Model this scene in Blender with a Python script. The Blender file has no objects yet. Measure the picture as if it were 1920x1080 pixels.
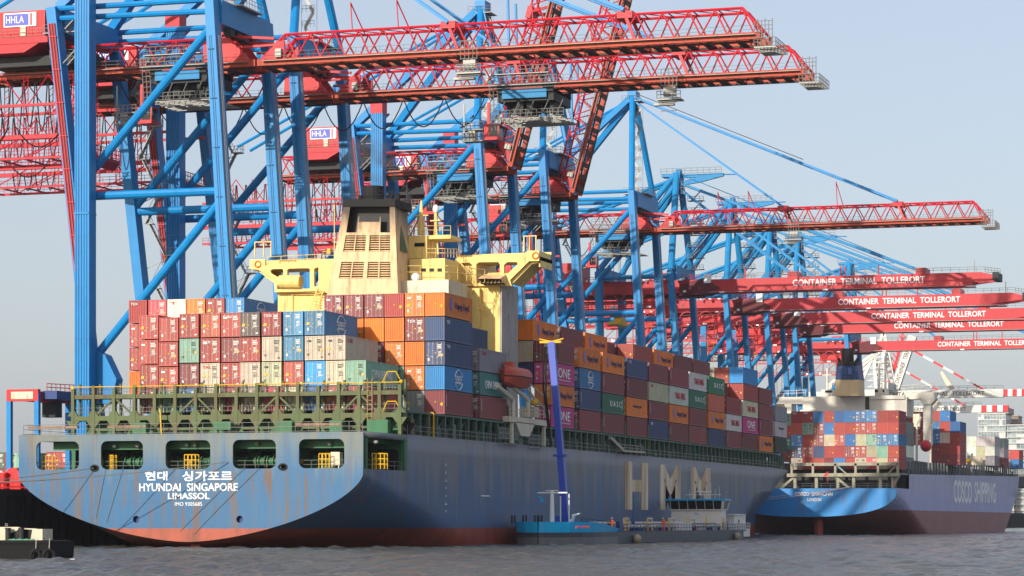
import bpy, math, random
import numpy as np
from mathutils import Vector, Matrix
random.seed(7)
S=bpy.context.scene; COL=S.collection
R=math.radians
# ---------------------------------------------------------------- camera, world, sun, exposure
YAW=17.3734; HZ=3.15; FP=5050.0
cam=bpy.data.objects.new('camera',bpy.data.cameras.new('camera')); COL.objects.link(cam); S.camera=cam
cam.location=(0,0,HZ); cam.rotation_euler=(R(90),0,R(YAW))
cam.data.sensor_width=36; cam.data.lens=FP/1920*36; cam.data.shift_y=(977-540)/1920
cam.data.clip_start=1; cam.data.clip_end=12000
S.render.resolution_x=1024; S.render.resolution_y=576
SUN_EL=22.0; SUN_AZ=197.0     # azimuth clockwise from +Y of the direction TO the sun
w=bpy.data.worlds.new('World'); S.world=w; w.use_nodes=True
nt=w.node_tree; bg=nt.nodes['Background']; sky=nt.nodes.new('ShaderNodeTexSky')
sky.sky_type='NISHITA'; sky.sun_disc=False; sky.sun_elevation=R(SUN_EL); sky.sun_rotation=R(SUN_AZ)
sky.air_density=1.0; sky.dust_density=2.6; sky.ozone_density=2.0; sky.altitude=0
veil=nt.nodes.new('ShaderNodeMix'); veil.data_type='RGBA'; veil.inputs[0].default_value=.5; veil.inputs[7].default_value=(3.9,3.97,4.45,1)   # thin high overcast over the clear sky
nt.links.new(sky.outputs[0],veil.inputs[6]); nt.links.new(veil.outputs[2],bg.inputs[0]); bg.inputs[1].default_value=0.14
sl=bpy.data.lights.new('sun','SUN'); sl.energy=4.0; sl.angle=R(0.6); sl.color=(1,0.91,0.78)
sun=bpy.data.objects.new('sun',sl); COL.objects.link(sun)
sd=Vector((math.sin(R(SUN_AZ))*math.cos(R(SUN_EL)),math.cos(R(SUN_AZ))*math.cos(R(SUN_EL)),math.sin(R(SUN_EL))))
sun.rotation_euler=sd.to_track_quat('Z','Y').to_euler()
S.view_settings.view_transform='Standard'; S.view_settings.look='None'; S.view_settings.gamma=1; S.view_settings.exposure=0.30

# ---------------------------------------------------------------- survey helpers: where a sight line meets a vertical plane
th=R(YAW); sn,cs=math.sin(th),math.cos(th)
def AX(px,Y):
    t=(px-960)/FP; return Y*(t*cs-sn)/(cs+t*sn)
def AY(px,X):
    t=(px-960)/FP; return X*(cs+t*sn)/(t*cs-sn)
def AZ(py,X,Y): return HZ+(977-py)*(-X*sn+Y*cs)/FP
def PY(px,py,Y):
    X=AX(px,Y); return (X,Y,AZ(py,X,Y))

# ---------------------------------------------------------------- materials
MATS={}
def nodes(name):
    m=bpy.data.materials.new(name); m.use_nodes=True; n=m.node_tree
    return m,n,n.nodes['Principled BSDF']
def mixc(n,fac,a,b,mode='MIX'):
    x=n.nodes.new('ShaderNodeMix'); x.data_type='RGBA'; x.blend_type=mode
    def put(s,v):
        if hasattr(v,'is_output') or isinstance(v,bpy.types.NodeSocket): n.links.new(v,s)
        elif isinstance(v,(int,float)): s.default_value=v
        else: s.default_value=(*v,1) if len(v)==3 else v
    put(x.inputs[0],fac); put(x.inputs[6],a); put(x.inputs[7],b)
    return x.outputs[2]
def noise(n,scale,sx=(1,1,1),detail=4,rough=.55,coord=None,off=(0,0,0)):
    g=n.nodes.new('ShaderNodeNewGeometry'); mp=n.nodes.new('ShaderNodeMapping')
    mp.inputs['Scale'].default_value=sx; mp.inputs['Location'].default_value=off
    n.links.new(coord or g.outputs['Position'],mp.inputs[0])
    t=n.nodes.new('ShaderNodeTexNoise'); t.inputs['Scale'].default_value=scale; t.inputs['Detail'].default_value=detail; t.inputs['Roughness'].default_value=rough
    n.links.new(mp.outputs[0],t.inputs['Vector']); return t.outputs['Fac']
def ramp(n,s,a,b,lo=0.0,hi=1.0):
    r=n.nodes.new('ShaderNodeMapRange'); n.links.new(s,r.inputs[0])
    r.inputs[1].default_value=a; r.inputs[2].default_value=b; r.inputs[3].default_value=lo; r.inputs[4].default_value=hi
    return r.outputs[0]
def mathn(n,op,a,b):
    x=n.nodes.new('ShaderNodeMath'); x.operation=op
    for s,v in ((x.inputs[0],a),(x.inputs[1],b)):
        if isinstance(v,(int,float)): s.default_value=v
        else: n.links.new(v,s)
    return x.outputs[0]
def paint(name,c,rough=.5,metal=0.0,dirt=.35,dcol=(.10,.06,.035),scale=.5,rust=0.0,seam=0,soot=0):
    m,n,b=nodes(name)
    v=noise(n,scale*1.7,(1,1,.35)); col=mixc(n,ramp(n,v,.35,.75,0,dirt),c,tuple(x*.55 for x in c))
    if rust:
        s=mathn(n,'MULTIPLY',ramp(n,noise(n,1.6,(1,1,.16),5,.65),.55-rust*.2,.72,0,1),ramp(n,noise(n,.35),.35,.6,0,1))
        col=mixc(n,s,col,dcol)
    if seam:
        g=n.nodes.new('ShaderNodeNewGeometry'); sp=n.nodes.new('ShaderNodeSeparateXYZ'); n.links.new(g.outputs['Position'],sp.inputs[0])
        fr=mathn(n,'FRACT',mathn(n,'DIVIDE',sp.outputs[2],seam),0); ln=ramp(n,fr,0,.018,1,0)
        run=mathn(n,'MULTIPLY',ramp(n,fr,.55,1,0,1),ramp(n,noise(n,2.2,(1,1,.05),3,off=(5,5,5)),.55,.72,0,.5))
        col=mixc(n,mathn(n,'MAXIMUM',mathn(n,'MULTIPLY',ln,.45),run),col,tuple(x*.35+.01 for x in c))
    if soot:
        g=n.nodes.new('ShaderNodeNewGeometry'); sp=n.nodes.new('ShaderNodeSeparateXYZ'); n.links.new(g.outputs['Position'],sp.inputs[0])
        col=mixc(n,ramp(n,mathn(n,'ADD',sp.outputs[2],ramp(n,noise(n,.8,(1,1,.25)),0,1,-2.2,2.2)),soot-3,soot+1.2,0,.93),col,(.02,.018,.016))
    n.links.new(col,b.inputs['Base Color']); b.inputs['Roughness'].default_value=rough; b.inputs['Metallic'].default_value=metal; b.inputs['Specular IOR Level'].default_value=.28
    MATS[name]=m; return m
BLUE=paint('crane_blue',(.001,.215,.54),.42,dirt=.35,seam=7.3)
BLUE2=paint('crane_blue_older',(.006,.22,.50),.5,dirt=.45,seam=6.1)
RED=paint('crane_red',(.52,.014,.028),.45,dirt=.35)
REDB=paint('boom_girder_red',(.47,.06,.025),.55,dirt=.4,rust=.35,dcol=(.13,.055,.03))
REDT=paint('terminal_red',(.50,.035,.045),.45,dirt=.3)
GALV=paint('galvanised_steel',(.30,.30,.28),.5,.3)
DARK=paint('dark_steel',(.025,.027,.03),.6)
BLACK=paint('black_rubber',(.010,.010,.012),.7,dirt=.2)
WHITE=paint('white_paint',(.72,.70,.66),.45,dirt=.15)
CREAM=paint('cream_paint',(.66,.60,.46),.5,dirt=.25,rust=.25,dcol=(.28,.16,.07))
YEL=paint('accommodation_yellow',(.80,.60,.20),.5,dirt=.18,rust=.15,dcol=(.35,.2,.08))
YELP=paint('funnel_beige',(.76,.53,.30),.55,dirt=.22,rust=.45,soot=43.2,dcol=(.3,.17,.09))
SYEL=paint('safety_yellow',(.72,.42,.01),.45)
GREEN=paint('lashing_green',(.10,.135,.055),.6,dirt=.5,rust=.8,dcol=(.12,.06,.035))
DGREEN=paint('deck_green',(.035,.16,.075),.55,dirt=.5,rust=.4,dcol=(.09,.06,.04))
GLASS=paint('dark_glass',(.015,.018,.022),.12,dirt=0)
ORNG=paint('orange_paint',(.75,.13,.02),.45)
LIFE=paint('lifeboat_orange',(.50,.085,.05),.5)
SIGNB=paint('sign_blue',(.10,.12,.50),.5,dirt=.1)
SIGNW=paint('sign_white',(.8,.8,.8),.5,dirt=.05)
BRIGHTRED=paint('bright_red',(.60,.025,.03),.45,dirt=.1)
NAVY=paint('navy_paint',(.02,.055,.19),.45,dirt=.3)
TEAL=paint('tanker_blue',(.0,.38,.72),.35,dirt=.15)
PUMP=paint('hose_boom_blue',(.03,.07,.42),.4,dirt=.15)
LBLUE=paint('light_blue_window',(.10,.24,.45),.35)
CONC=paint('quay_concrete',(.10,.10,.095),.85,dirt=.6,dcol=(.03,.03,.03))
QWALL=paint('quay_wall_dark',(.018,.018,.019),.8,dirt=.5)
def container_mat():
    m,n,b=nodes('container_paint')
    o=n.nodes.new('ShaderNodeObjectInfo')
    v=noise(n,1.1,(1,1,.5)); c=mixc(n,ramp(n,v,.35,.8,0,.35),o.outputs['Color'],(.10,.075,.06))
    st=ramp(n,noise(n,3.0,(1,1,.25),5,.7),.60,.74,0,.75)
    c=mixc(n,mathn(n,'MULTIPLY',st,ramp(n,noise(n,.28),.42,.62,0,1)),c,(.13,.055,.03))
    hv=n.nodes.new('ShaderNodeHueSaturation'); n.links.new(c,hv.inputs['Color'])
    n.links.new(ramp(n,o.outputs['Random'],0,1,.80,1.15),hv.inputs['Value'])
    n.links.new(hv.outputs[0],b.inputs['Base Color']); b.inputs['Roughness'].default_value=.55
    return m
CONT=container_mat()
def hull_mat(name,top,grey,low,z_boot,greyf=.65,rustf=.8,hz0=6.0,streak=1.0):
    m,n,b=nodes(name)
    g=n.nodes.new('ShaderNodeNewGeometry'); sp=n.nodes.new('ShaderNodeSeparateXYZ'); n.links.new(g.outputs['Position'],sp.inputs[0])
    z=sp.outputs[2]
    big=noise(n,.12,(1,1,.5),3)
    c=mixc(n,ramp(n,big,.3,.7,0,.35),top,tuple(x*.7 for x in top))
    # chalky weathering that hangs from the sheer strake in streaks
    stk=noise(n,.55,(1,1,.045),5,.6)
    hi=ramp(n,z,hz0,13.5,-.28,.22)
    f=ramp(n,mathn(n,'ADD',stk,hi),.38,.58,0,greyf)
    c=mixc(n,f,c,grey)
    rs=ramp(n,noise(n,.9,(1,1,.05),6,.7,off=(13,7,0)),.53,.64,0,rustf)
    rs=mathn(n,'MULTIPLY',rs,ramp(n,noise(n,.22,(1,1,.25),2),.40,.55,0,1))
    c=mixc(n,rs,c,(.13,.085,.05))
    s2=ramp(n,noise(n,1.5,(1,1,.022),4,.6,off=(2,9,4)),.53,.60,0,.95); s2=mathn(n,'MULTIPLY',s2,ramp(n,noise(n,.30,(1,1,.5),3,off=(8,1,2)),.40,.60,0,1))
    s2=mathn(n,'MULTIPLY',s2,ramp(n,z,9.6,8.6,.25,1)); c=mixc(n,mathn(n,'MULTIPLY',s2,streak),c,(.12,.065,.03))
    s3=mathn(n,'MULTIPLY',ramp(n,noise(n,.8,(1,1,.10),5,.65,off=(21,3,4)),.46,.60,0,.75),ramp(n,z,9.0,13.2,.1,1)); c=mixc(n,mathn(n,'MULTIPLY',s3,streak),c,(.17,.165,.12))
    zz=mathn(n,'ADD',z,ramp(n,noise(n,1.2,(1,1,.3)),0,1,-.12,.12))
    boot=ramp(n,zz,z_boot-.04,z_boot+.04,1,0)
    lowc=mixc(n,ramp(n,noise(n,.5,(1,1,.3),6,.7),.42,.68,0,.75),low,(.10,.035,.02))
    c=mixc(n,boot,c,lowc)
    br=n.nodes.new('ShaderNodeTexBrick')
    mp=n.nodes.new('ShaderNodeMapping'); 
    cmb=n.nodes.new('ShaderNodeCombineXYZ'); n.links.new(mathn(n,'ADD',sp.outputs[0],sp.outputs[1]),cmb.inputs[0]); n.links.new(z,cmb.inputs[1])
    n.links.new(cmb.outputs[0],br.inputs['Vector']); br.inputs['Scale'].default_value=1; br.inputs['Brick Width'].default_value=9; br.inputs['Row Height'].default_value=2.6
    br.inputs['Mortar Size'].default_value=.02; br.inputs['Mortar Smooth'].default_value=.5
    c=mixc(n,mathn(n,'MULTIPLY',br.outputs['Fac'],.35),c,(.03,.04,.06))
    n.links.new(c,b.inputs['Base Color']); b.inputs['Roughness'].default_value=.55
    bm=n.nodes.new('ShaderNodeBump'); bm.inputs['Strength'].default_value=.25; bm.inputs['Distance'].default_value=.12
    n.links.new(noise(n,.6,(1,1,.4),3),bm.inputs['Height']); n.links.new(bm.outputs[0],b.inputs['Normal'])
    return m
HULL=hull_mat('weathered_blue_hull',(.012,.115,.265),(.13,.18,.18),(.36,.07,.035),2.3)
HULLD=hull_mat('weathered_grey_blue_side',(.045,.115,.25),(.17,.175,.19),(.34,.06,.035),2.3,.85,.8,3.0,.5)
HULLC=hull_mat('bright_blue_hull',(.012,.24,.62),(.05,.22,.40),(.26,.035,.03),4.0,.25,.35,6.0,.4)
HULLS=hull_mat('lilac_grey_hull',(.38,.40,.66),(.48,.46,.58),(.26,.06,.065),5.6,.4,.3,6.0,.3)
def fade_mat():
    m,n,b=nodes('faded_cream_lettering')
    c=mixc(n,ramp(n,noise(n,.30,(1,1,.08),5,.6,off=(3,8,0)),.40,.62,0,1),(.74,.65,.47),(.46,.27,.13))
    c=mixc(n,ramp(n,noise(n,.35,(1,1,.06),5,.6,off=(30,1,0)),.56,.68,0,.8),c,(.12,.07,.05))
    n.links.new(c,b.inputs['Base Color']); b.inputs['Roughness'].default_value=.7; return m
FADE=fade_mat()

# ---------------------------------------------------------------- mesh builder
class MB:
    def __init__(s): s.v=[]; s.f=[]; s.g=[]
    def add(s,vs,fs):
        o=len(s.v); s.g.append((o,o+len(vs),len(s.f),len(s.f)+len(fs))); s.v+=[tuple(v) for v in vs]; s.f+=[tuple(i+o for i in f) for f in fs]; return s
    def box(s,x0,x1,y0,y1,z0,z1):
        x0,x1=min(x0,x1),max(x0,x1); y0,y1=min(y0,y1),max(y0,y1); z0,z1=min(z0,z1),max(z0,z1)
        return s.add([(x0,y0,z0),(x1,y0,z0),(x1,y1,z0),(x0,y1,z0),(x0,y0,z1),(x1,y0,z1),(x1,y1,z1),(x0,y1,z1)],
            [(0,3,2,1),(4,5,6,7),(0,1,5,4),(1,2,6,5),(2,3,7,6),(3,0,4,7)])
    def bar(s,p,q,w,h=None,up=(0,1,0),w2=None,h2=None):
        h=h or w; w2=w2 or w; h2=h2 or h
        p=Vector(p); q=Vector(q); d=(q-p).normalized(); u=Vector(up)
        if abs(d.dot(u))>.95: u=Vector((1,0,0)) if abs(d.x)<.9 else Vector((0,0,1))
        a=d.cross(u).normalized(); b=d.cross(a).normalized()
        vs=[p+a*sa*w/2+b*sb*h/2 for sa,sb in ((-1,-1),(1,-1),(1,1),(-1,1))]+[q+a*sa*w2/2+b*sb*h2/2 for sa,sb in ((-1,-1),(1,-1),(1,1),(-1,1))]
        return s.add(vs,[(0,3,2,1),(4,5,6,7),(0,1,5,4),(1,2,6,5),(2,3,7,6),(3,0,4,7)])
    def tube(s,p,q,r,n=8,r2=None):
        p=Vector(p); q=Vector(q); d=(q-p).normalized(); u=Vector((0,0,1)) if abs(d.z)<.9 else Vector((1,0,0))
        a=d.cross(u).normalized(); b=d.cross(a); r2=r if r2 is None else r2
        vs=[p+(a*math.cos(t)+b*math.sin(t))*r for t in [2*math.pi*i/n for i in range(n)]]+[q+(a*math.cos(t)+b*math.sin(t))*r2 for t in [2*math.pi*i/n for i in range(n)]]
        return s.add(vs,[(i,(i+1)%n,n+(i+1)%n,n+i) for i in range(n)]+[tuple(range(n))[::-1],tuple(range(n,2*n))])
    def path(s,pts,r,n=6):
        for a,b in zip(pts,pts[1:]): s.tube(a,b,r,n)
        return s
    def prism(s,pts,vec):
        """polygon of 3-D points swept by vec"""
        v=Vector(vec); n=len(pts); P=[Vector(p) for p in pts]
        s.add(P+[p+v for p in P],[tuple(range(n)),tuple(range(2*n-1,n-1,-1))]+[(i,n+i,n+(i+1)%n,(i+1)%n) for i in range(n)])
        return s
    def ellipsoid(s,c,r,nu=16,nv=10):
        vs=[];fs=[]
        for j in range(nv+1):
            t=math.pi*j/nv
            for i in range(nu):
                a=2*math.pi*i/nu
                vs.append((c[0]+r[0]*math.sin(t)*math.cos(a),c[1]+r[1]*math.sin(t)*math.sin(a),c[2]+r[2]*math.cos(t)))
        for j in range(nv):
            for i in range(nu): fs.append((j*nu+i,(j+1)*nu+i,(j+1)*nu+(i+1)%nu,j*nu+(i+1)%nu))
        return s.add(vs,fs)
    def rail(s,pts,h=1.1,r=.035,step=2.0,mid=1):
        """handrail along a polyline of deck points"""
        for a,b in zip(pts,pts[1:]):
            a=Vector(a);b=Vector(b);L=(b-a).length
            for k in range(mid+1):
                o=Vector((0,0,h*(1-k*.48))); s.tube(a+o,b+o,r,4)
            m=max(1,int(L/step))
            for i in range(m+1):
                p=a+(b-a)*i/m; s.tube(p,p+Vector((0,0,h)),r,4)
        return s
    def mesh(s,name,origin=(0,0,0),smooth=False):
        me=bpy.data.meshes.new(name); o=Vector(origin)
        me.from_pydata([tuple(Vector(v)-o) for v in s.v],[],s.f); me.validate(); me.update()
        if smooth:
            for p in me.polygons: p.use_smooth=True
        return me
    def build(s,name,mat,parent=None,origin=None,smooth=False):
        """link as ONE mesh object; a part is written relative to its thing's base; pieces that stand apart become parts of their own"""
        if parent and origin is None and 1<len(s.g)<1500:
            V=np.array(s.v); lo=np.array([V[a:b].min(0) for a,b,_,_ in s.g])-.22; hi=np.array([V[a:b].max(0) for a,b,_,_ in s.g])+.22
            lab=np.arange(len(s.g)); todo=set(range(len(s.g))); cl=[]
            while todo:
                st=[todo.pop()]; c=[]
                while st:
                    i=st.pop(); c.append(i)
                    hit=np.nonzero(np.all((lo<=hi[i])&(hi>=lo[i]),1))[0]
                    for j in hit:
                        if j in todo: todo.remove(j); st.append(j)
                cl.append(sorted(c))
            if 1<len(cl)<=40:
                res=[]
                for c in sorted(cl,key=len,reverse=True):
                    q=MB()
                    for i in c:
                        a,b,fa,fb=s.g[i]; q.add(s.v[a:b],[tuple(k-a for k in f) for f in s.f[fa:fb]])
                    q.g=q.g[:1]; res.append(q.build(name,mat,parent,None,smooth))
                return res[0]
        o=origin if origin is not None else (BASE[parent.name] if parent else (0,0,0))
        ob=bpy.data.objects.new(name,s.mesh(name,o,smooth)); COL.objects.link(ob); ob.data.materials.append(mat)
        if parent:
            ob.parent=parent; pb=BASE[parent.name]; ob.location=tuple(Vector(o)-Vector(pb))
        else: ob.location=o
        BASE[ob.name]=tuple(o); return ob
BASE={}
def tag(o,label=None,cat=None,group=None,kind=None):
    if label: o['label']=label
    if cat: o['category']=cat
    if group: o['group']=group
    if kind: o['kind']=kind
    return o
def empty(name,loc,label,cat,group=None):
    o=bpy.data.objects.new(name,None); COL.objects.link(o); o.location=loc; o.empty_display_size=1
    BASE[o.name]=tuple(loc); return tag(o,label,cat,group)
def copy_tree(o,parent=None):
    c=o.copy(); COL.objects.link(c)
    if parent: c.parent=parent
    for ch in list(o.children): copy_tree(ch,c)
    return c
FONT={}
def text_mesh(txt,size,width=None,ext=.02,space=1.0,bold=0.0,height=None):
    k=(txt,size,width,ext,space,bold,height)
    if k in FONT: return FONT[k]
    cu=bpy.data.curves.new('t','FONT'); cu.body=txt; cu.size=size; cu.extrude=ext; cu.space_character=space; cu.offset=bold
    cu.align_x='CENTER'; cu.align_y='CENTER'; cu.resolution_u=3
    ob=bpy.data.objects.new('t',cu); COL.objects.link(ob); bpy.context.view_layer.update()
    me=bpy.data.meshes.new_from_object(ob); bpy.data.objects.remove(ob)
    xs=[v.co.x for v in me.vertices]; ys=[v.co.y for v in me.vertices]
    sx=width/(max(xs)-min(xs)) if width else 1; sy=height/(max(ys)-min(ys)) if height else (sx if width else 1)
    mx=(max(xs)+min(xs))/2; my=(max(ys)+min(ys))/2
    for v in me.vertices: v.co.x=(v.co.x-mx)*sx; v.co.y=(v.co.y-my)*sy
    FONT[k]=me; return me
def text(name,txt,loc,mat,parent=None,face='-Y',size=1.0,rot=None,**kw):
    """lettering standing on a wall that faces -Y or +X"""
    me=text_mesh(txt,size,**kw)
    if me.materials: 
        if me.materials[0]!=mat: me=me.copy(); me.materials.clear(); me.materials.append(mat)
    else: me.materials.append(mat)
    o=bpy.data.objects.new(name,me); COL.objects.link(o)
    o.rotation_euler=rot or ((R(90),0,0) if face=='-Y' else (R(90),0,R(90)))
    if parent: o.parent=parent; o.location=tuple(Vector(loc)-Vector(BASE[parent.name]))
    else: o.location=loc
    return o
def plate(name,outline,holes,y0,thick,mat,parent=None):
    """upright plate in the X-Z plane with holes; pts are (x,z)"""
    cu=bpy.data.curves.new('p','CURVE'); cu.dimensions='2D'; cu.fill_mode='BOTH'; cu.extrude=thick/2
    for pts in [outline]+holes:
        sp=cu.splines.new('POLY'); sp.points.add(len(pts)-1)
        for i,(x,z) in enumerate(pts): sp.points[i].co=(x,z,0,1)
        sp.use_cyclic_u=True
    ob=bpy.data.objects.new('p',cu); COL.objects.link(ob); bpy.context.view_layer.update()
    me=bpy.data.meshes.new_from_object(ob); bpy.data.objects.remove(ob); bpy.data.curves.remove(cu)
    b=Vector(BASE[parent.name]) if parent else Vector((0,0,0))
    for v in me.vertices:
        x,z,d=v.co; v.co=Vector((x,y0+d,z))-b
    me.materials.clear(); me.materials.append(mat); me.update()
    o=bpy.data.objects.new(name,me); COL.objects.link(o)
    if parent: o.parent=parent
    BASE[o.name]=tuple(b); return o
def rrect(x0,x1,z0,z1,r,n=5):
    P=[]
    for cx,cz,a0 in ((x1-r,z1-r,0),(x0+r,z1-r,90),(x0+r,z0+r,180),(x1-r,z0+r,270)):
        for i in range(n+1):
            a=R(a0+90*i/n); P.append((cx+r*math.cos(a),cz+r*math.sin(a)))
    return P
ORD=['zero','first','second','third','fourth','fifth','sixth','seventh','eighth','ninth','tenth','eleventh','twelfth','thirteenth','fourteenth','fifteenth','sixteenth']
# ================================================================ SETTING: water, quay, far shore
def water():
    rng=np.random.default_rng(3)
    m,n,b=nodes('river_water')
    b.inputs['Base Color'].default_value=(.045,.048,.045,1); b.inputs['Roughness'].default_value=.14; b.inputs['IOR'].default_value=1.33
    bm=n.nodes.new('ShaderNodeBump'); bm.inputs['Strength'].default_value=.9; bm.inputs['Distance'].default_value=.22
    n.links.new(noise(n,2.6,(1,1,1),5,.65),bm.inputs['Height']); n.links.new(bm.outputs[0],b.inputs['Normal'])
    c=mixc(n,ramp(n,noise(n,.02,(1,2.5,1),3),.35,.65,0,1),(.085,.09,.082),(.06,.068,.07)); n.links.new(c,b.inputs['Base Color'])
    # rows get wider with distance from the river bank view so that nearby chop is fine
    ys=[110.0]
    while ys[-1]<1500: ys.append(ys[-1]+0.30*(1+max(0,(ys[-1]-150))/75))
    xs=np.concatenate([np.linspace(-330,-150,120)[:-1],np.arange(-150,30,.55),np.linspace(30,260,120)[1:]])
    ys=np.array(ys); X,Y=np.meshgrid(xs,ys); Zw=np.zeros_like(X)
    for i in range(46):
        L=rng.uniform(.9,6.0); a=rng.normal(1.2,.6); k=2*math.pi/L; amp=.0125*L**.62
        ph=rng.uniform(0,6.28); t=k*(X*math.cos(a)+Y*math.sin(a))+ph
        Zw+=amp*(np.sin(t)+.25*np.sin(2*t+.6))
    fade=np.clip((1500-Y)/900,0.35,1); Zw*=fade*.82
    nx,ny=len(xs),len(ys)
    co=np.stack([X,Y,Zw],-1).reshape(-1,3)
    ii=np.arange((ny-1)*(nx-1)); r_=ii//(nx-1); c_=ii%(nx-1); a0=r_*nx+c_
    quads=np.stack([a0,a0+1,a0+nx+1,a0+nx],-1)
    me=bpy.data.meshes.new('river'); me.vertices.add(len(co)); me.vertices.foreach_set('co',co.ravel())
    me.loops.add(quads.size); me.loops.foreach_set('vertex_index',quads.ravel().astype(np.int32))
    me.polygons.add(len(quads)); me.polygons.foreach_set('loop_start',np.arange(0,quads.size,4,dtype=np.int32)); me.polygons.foreach_set('loop_total',np.full(len(quads),4,dtype=np.int32))
    me.polygons.foreach_set('use_smooth',np.ones(len(quads),dtype=bool)); me.update(); me.validate(); me.materials.append(m)
    o=bpy.data.objects.new('river',me); COL.objects.link(o); o['kind']='structure'
    bed=MB().add([(-3000,-200,-1.0),(3000,-200,-1.0),(3000,9000,-1.0),(-3000,9000,-1.0)],[(0,1,2,3)]).build('river_far_reach',m); bed['kind']='structure'
water()
q=MB().box(-900,-151.2,150,1500,-3,6.6).build('quay',CONC); q['kind']='structure'
q=MB()
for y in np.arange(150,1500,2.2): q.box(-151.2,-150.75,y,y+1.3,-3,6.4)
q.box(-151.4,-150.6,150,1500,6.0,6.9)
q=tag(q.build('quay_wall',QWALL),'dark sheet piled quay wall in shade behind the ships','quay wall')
# far embankment and glass office blocks at the right edge
FB=1500.0
x0=AX(1700,FB); x1=AX(2300,FB)
tag(MB().box(x0,x1,FB,FB+40,-2,AZ(966,AX(1880,FB),FB)).build('embankment_wall',paint('embankment_sand',(.55,.30,.17),.8,dirt=.3)),'orange sand coloured embankment wall across the river','embankment')
tag(MB().box(x0,x1,FB-12,FB-4,-2,AZ(978,AX(1880,FB),FB)).build('far_mooring_pontoon',DARK),'low dark pontoon along the foot of the orange embankment','pontoon')
g=MB().add([(-2500,FB+30,1.2),(3000,FB+30,1.2),(3000,9000,1.2),(-2500,9000,1.2)],[(0,1,2,3)]).build('ground',CONC); g['kind']='structure'
def facade_mat(name,c1,c2,sc=(.35,.35,.3)):
    m,n,b=nodes(name)
    c=mixc(n,ramp(n,noise(n,1.0,(.12,.12,.6),3),.35,.65,0,1),c1,c2)
    n.links.new(c,b.inputs['Base Color']); b.inputs['Roughness'].default_value=.25; return m
FG=facade_mat('pale_facade_glass',(.34,.42,.44),(.10,.15,.18)); FW=paint('pale_facade_panel',(.48,.50,.50),.5,dirt=.2); FD=paint('dark_facade_panel',(.22,.19,.18),.5); FBR=paint('brown_facade_panel',(.42,.30,.22),.6)
def tower(name,label,pxa,pxb,ytop,ybot,Y,dep,floors,cols,frame,glass,top=None,balc=False):
    xa,xb=AX(pxa,Y),AX(pxb,Y); zt=AZ(ytop,xa,Y); zb=1.2 if ybot is None else AZ(ybot,xa,Y)
    r=empty(name,((xa+xb)/2,Y,zb),label,'building')
    MB().box(xa+.3,xb-.3,Y+.4,Y+dep,zb,zt).build('glazing',glass,r)
    f=MB()
    for k in range(floors+1):
        z=zb+(zt-zb)*k/floors; e=.9 if balc else .2
        f.box(xa-e*.6,xb+e*.6,Y-e,Y+dep+.3,z-.28,z+.28)
    f.build('floor_slab',frame,r)
    g=MB()
    for k in range(cols+1):
        x=xa+(xb-xa)*k/cols; g.box(x-.14,x+.14,Y+.05,Y+.5,zb,zt)
    rs=random.Random(pxa)
    for k in range(floors):
        for c in range(cols):
            if rs.random()<.28:
                x=xa+(xb-xa)*c/cols; z=zb+(zt-zb)*k/floors; g.box(x,x+(xb-xa)/cols,Y+.1,Y+.45,z+.3,z+(zt-zb)/floors*rs.choice((.5,.95)))
    g.build('mullion',frame,r)
    if top: MB().box(xa+top[0]*(xb-xa),xa+top[1]*(xb-xa),Y+2,Y+dep-2,zt,zt+top[2]).build('roof_plant_room',FD,r)
    return r
tower('office_tower','pale glass office tower with wide floor bands, tallest of the far right group',1834,1885,776,968,1560,30,17,9,FW,FG,(.1,1.1,3.5))
tower('office_tower','slim brown framed tower rising just right of the pale glass tower',1884,1909,780,968,1600,22,15,3,FBR,FD)
tower('residential_block','stepped white residential block with balconies at the far right edge',1889,1990,797,968,1540,30,15,12,FW,FG,balc=True)
tower('residential_block','lower white balcony block behind the bow of the blue second ship',1850,1900,900,968,1530,26,6,8,FW,FG,balc=True)

# ================================================================ CONTAINERS
CW,CH,CL=2.50,2.92,11.3
COLS={'red':(.42,.055,.045),'maroon':(.24,.04,.05),'dark red':(.30,.03,.035),'orange':(.80,.20,.01),'rust red':(.50,.09,.05),'blue':(.02,.16,.42),'bright blue':(.01,.28,.66),
 'navy':(.025,.055,.16),'cream':(.55,.50,.36),'white':(.62,.62,.58),'grey':(.25,.28,.29),'pale green':(.20,.42,.30),'green':(.01,.16,.085),'teal':(.05,.22,.23),'magenta':(.60,.03,.24),
 'brown grey':(.11,.095,.075),'steel blue':(.05,.23,.44),'pink red':(.58,.06,.09),'black green':(.01,.03,.025)}
def corr(mb,p0,p1,z0,z1,nrm,n,d=.05):
    """corrugated sheet from p0 to p1 (xy), recessed along -nrm"""
    a=Vector((*p0,0));b=Vector((*p1,0));nn=Vector((*nrm,0)); vs=[];fs=[];pts=[]
    for i in range(n):
        for t,k in ((0,0),(.3,0),(.45,1),(.85,1)):
            pts.append(a+(b-a)*((i+t)/n)-nn*d*k)
    pts.append(b)
    for p in pts: vs+= [(p.x,p.y,z0),(p.x,p.y,z1)]
    for i in range(len(pts)-1): fs.append((2*i,2*i+2,2*i+3,2*i+1))
    mb.add(vs,fs)
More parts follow.
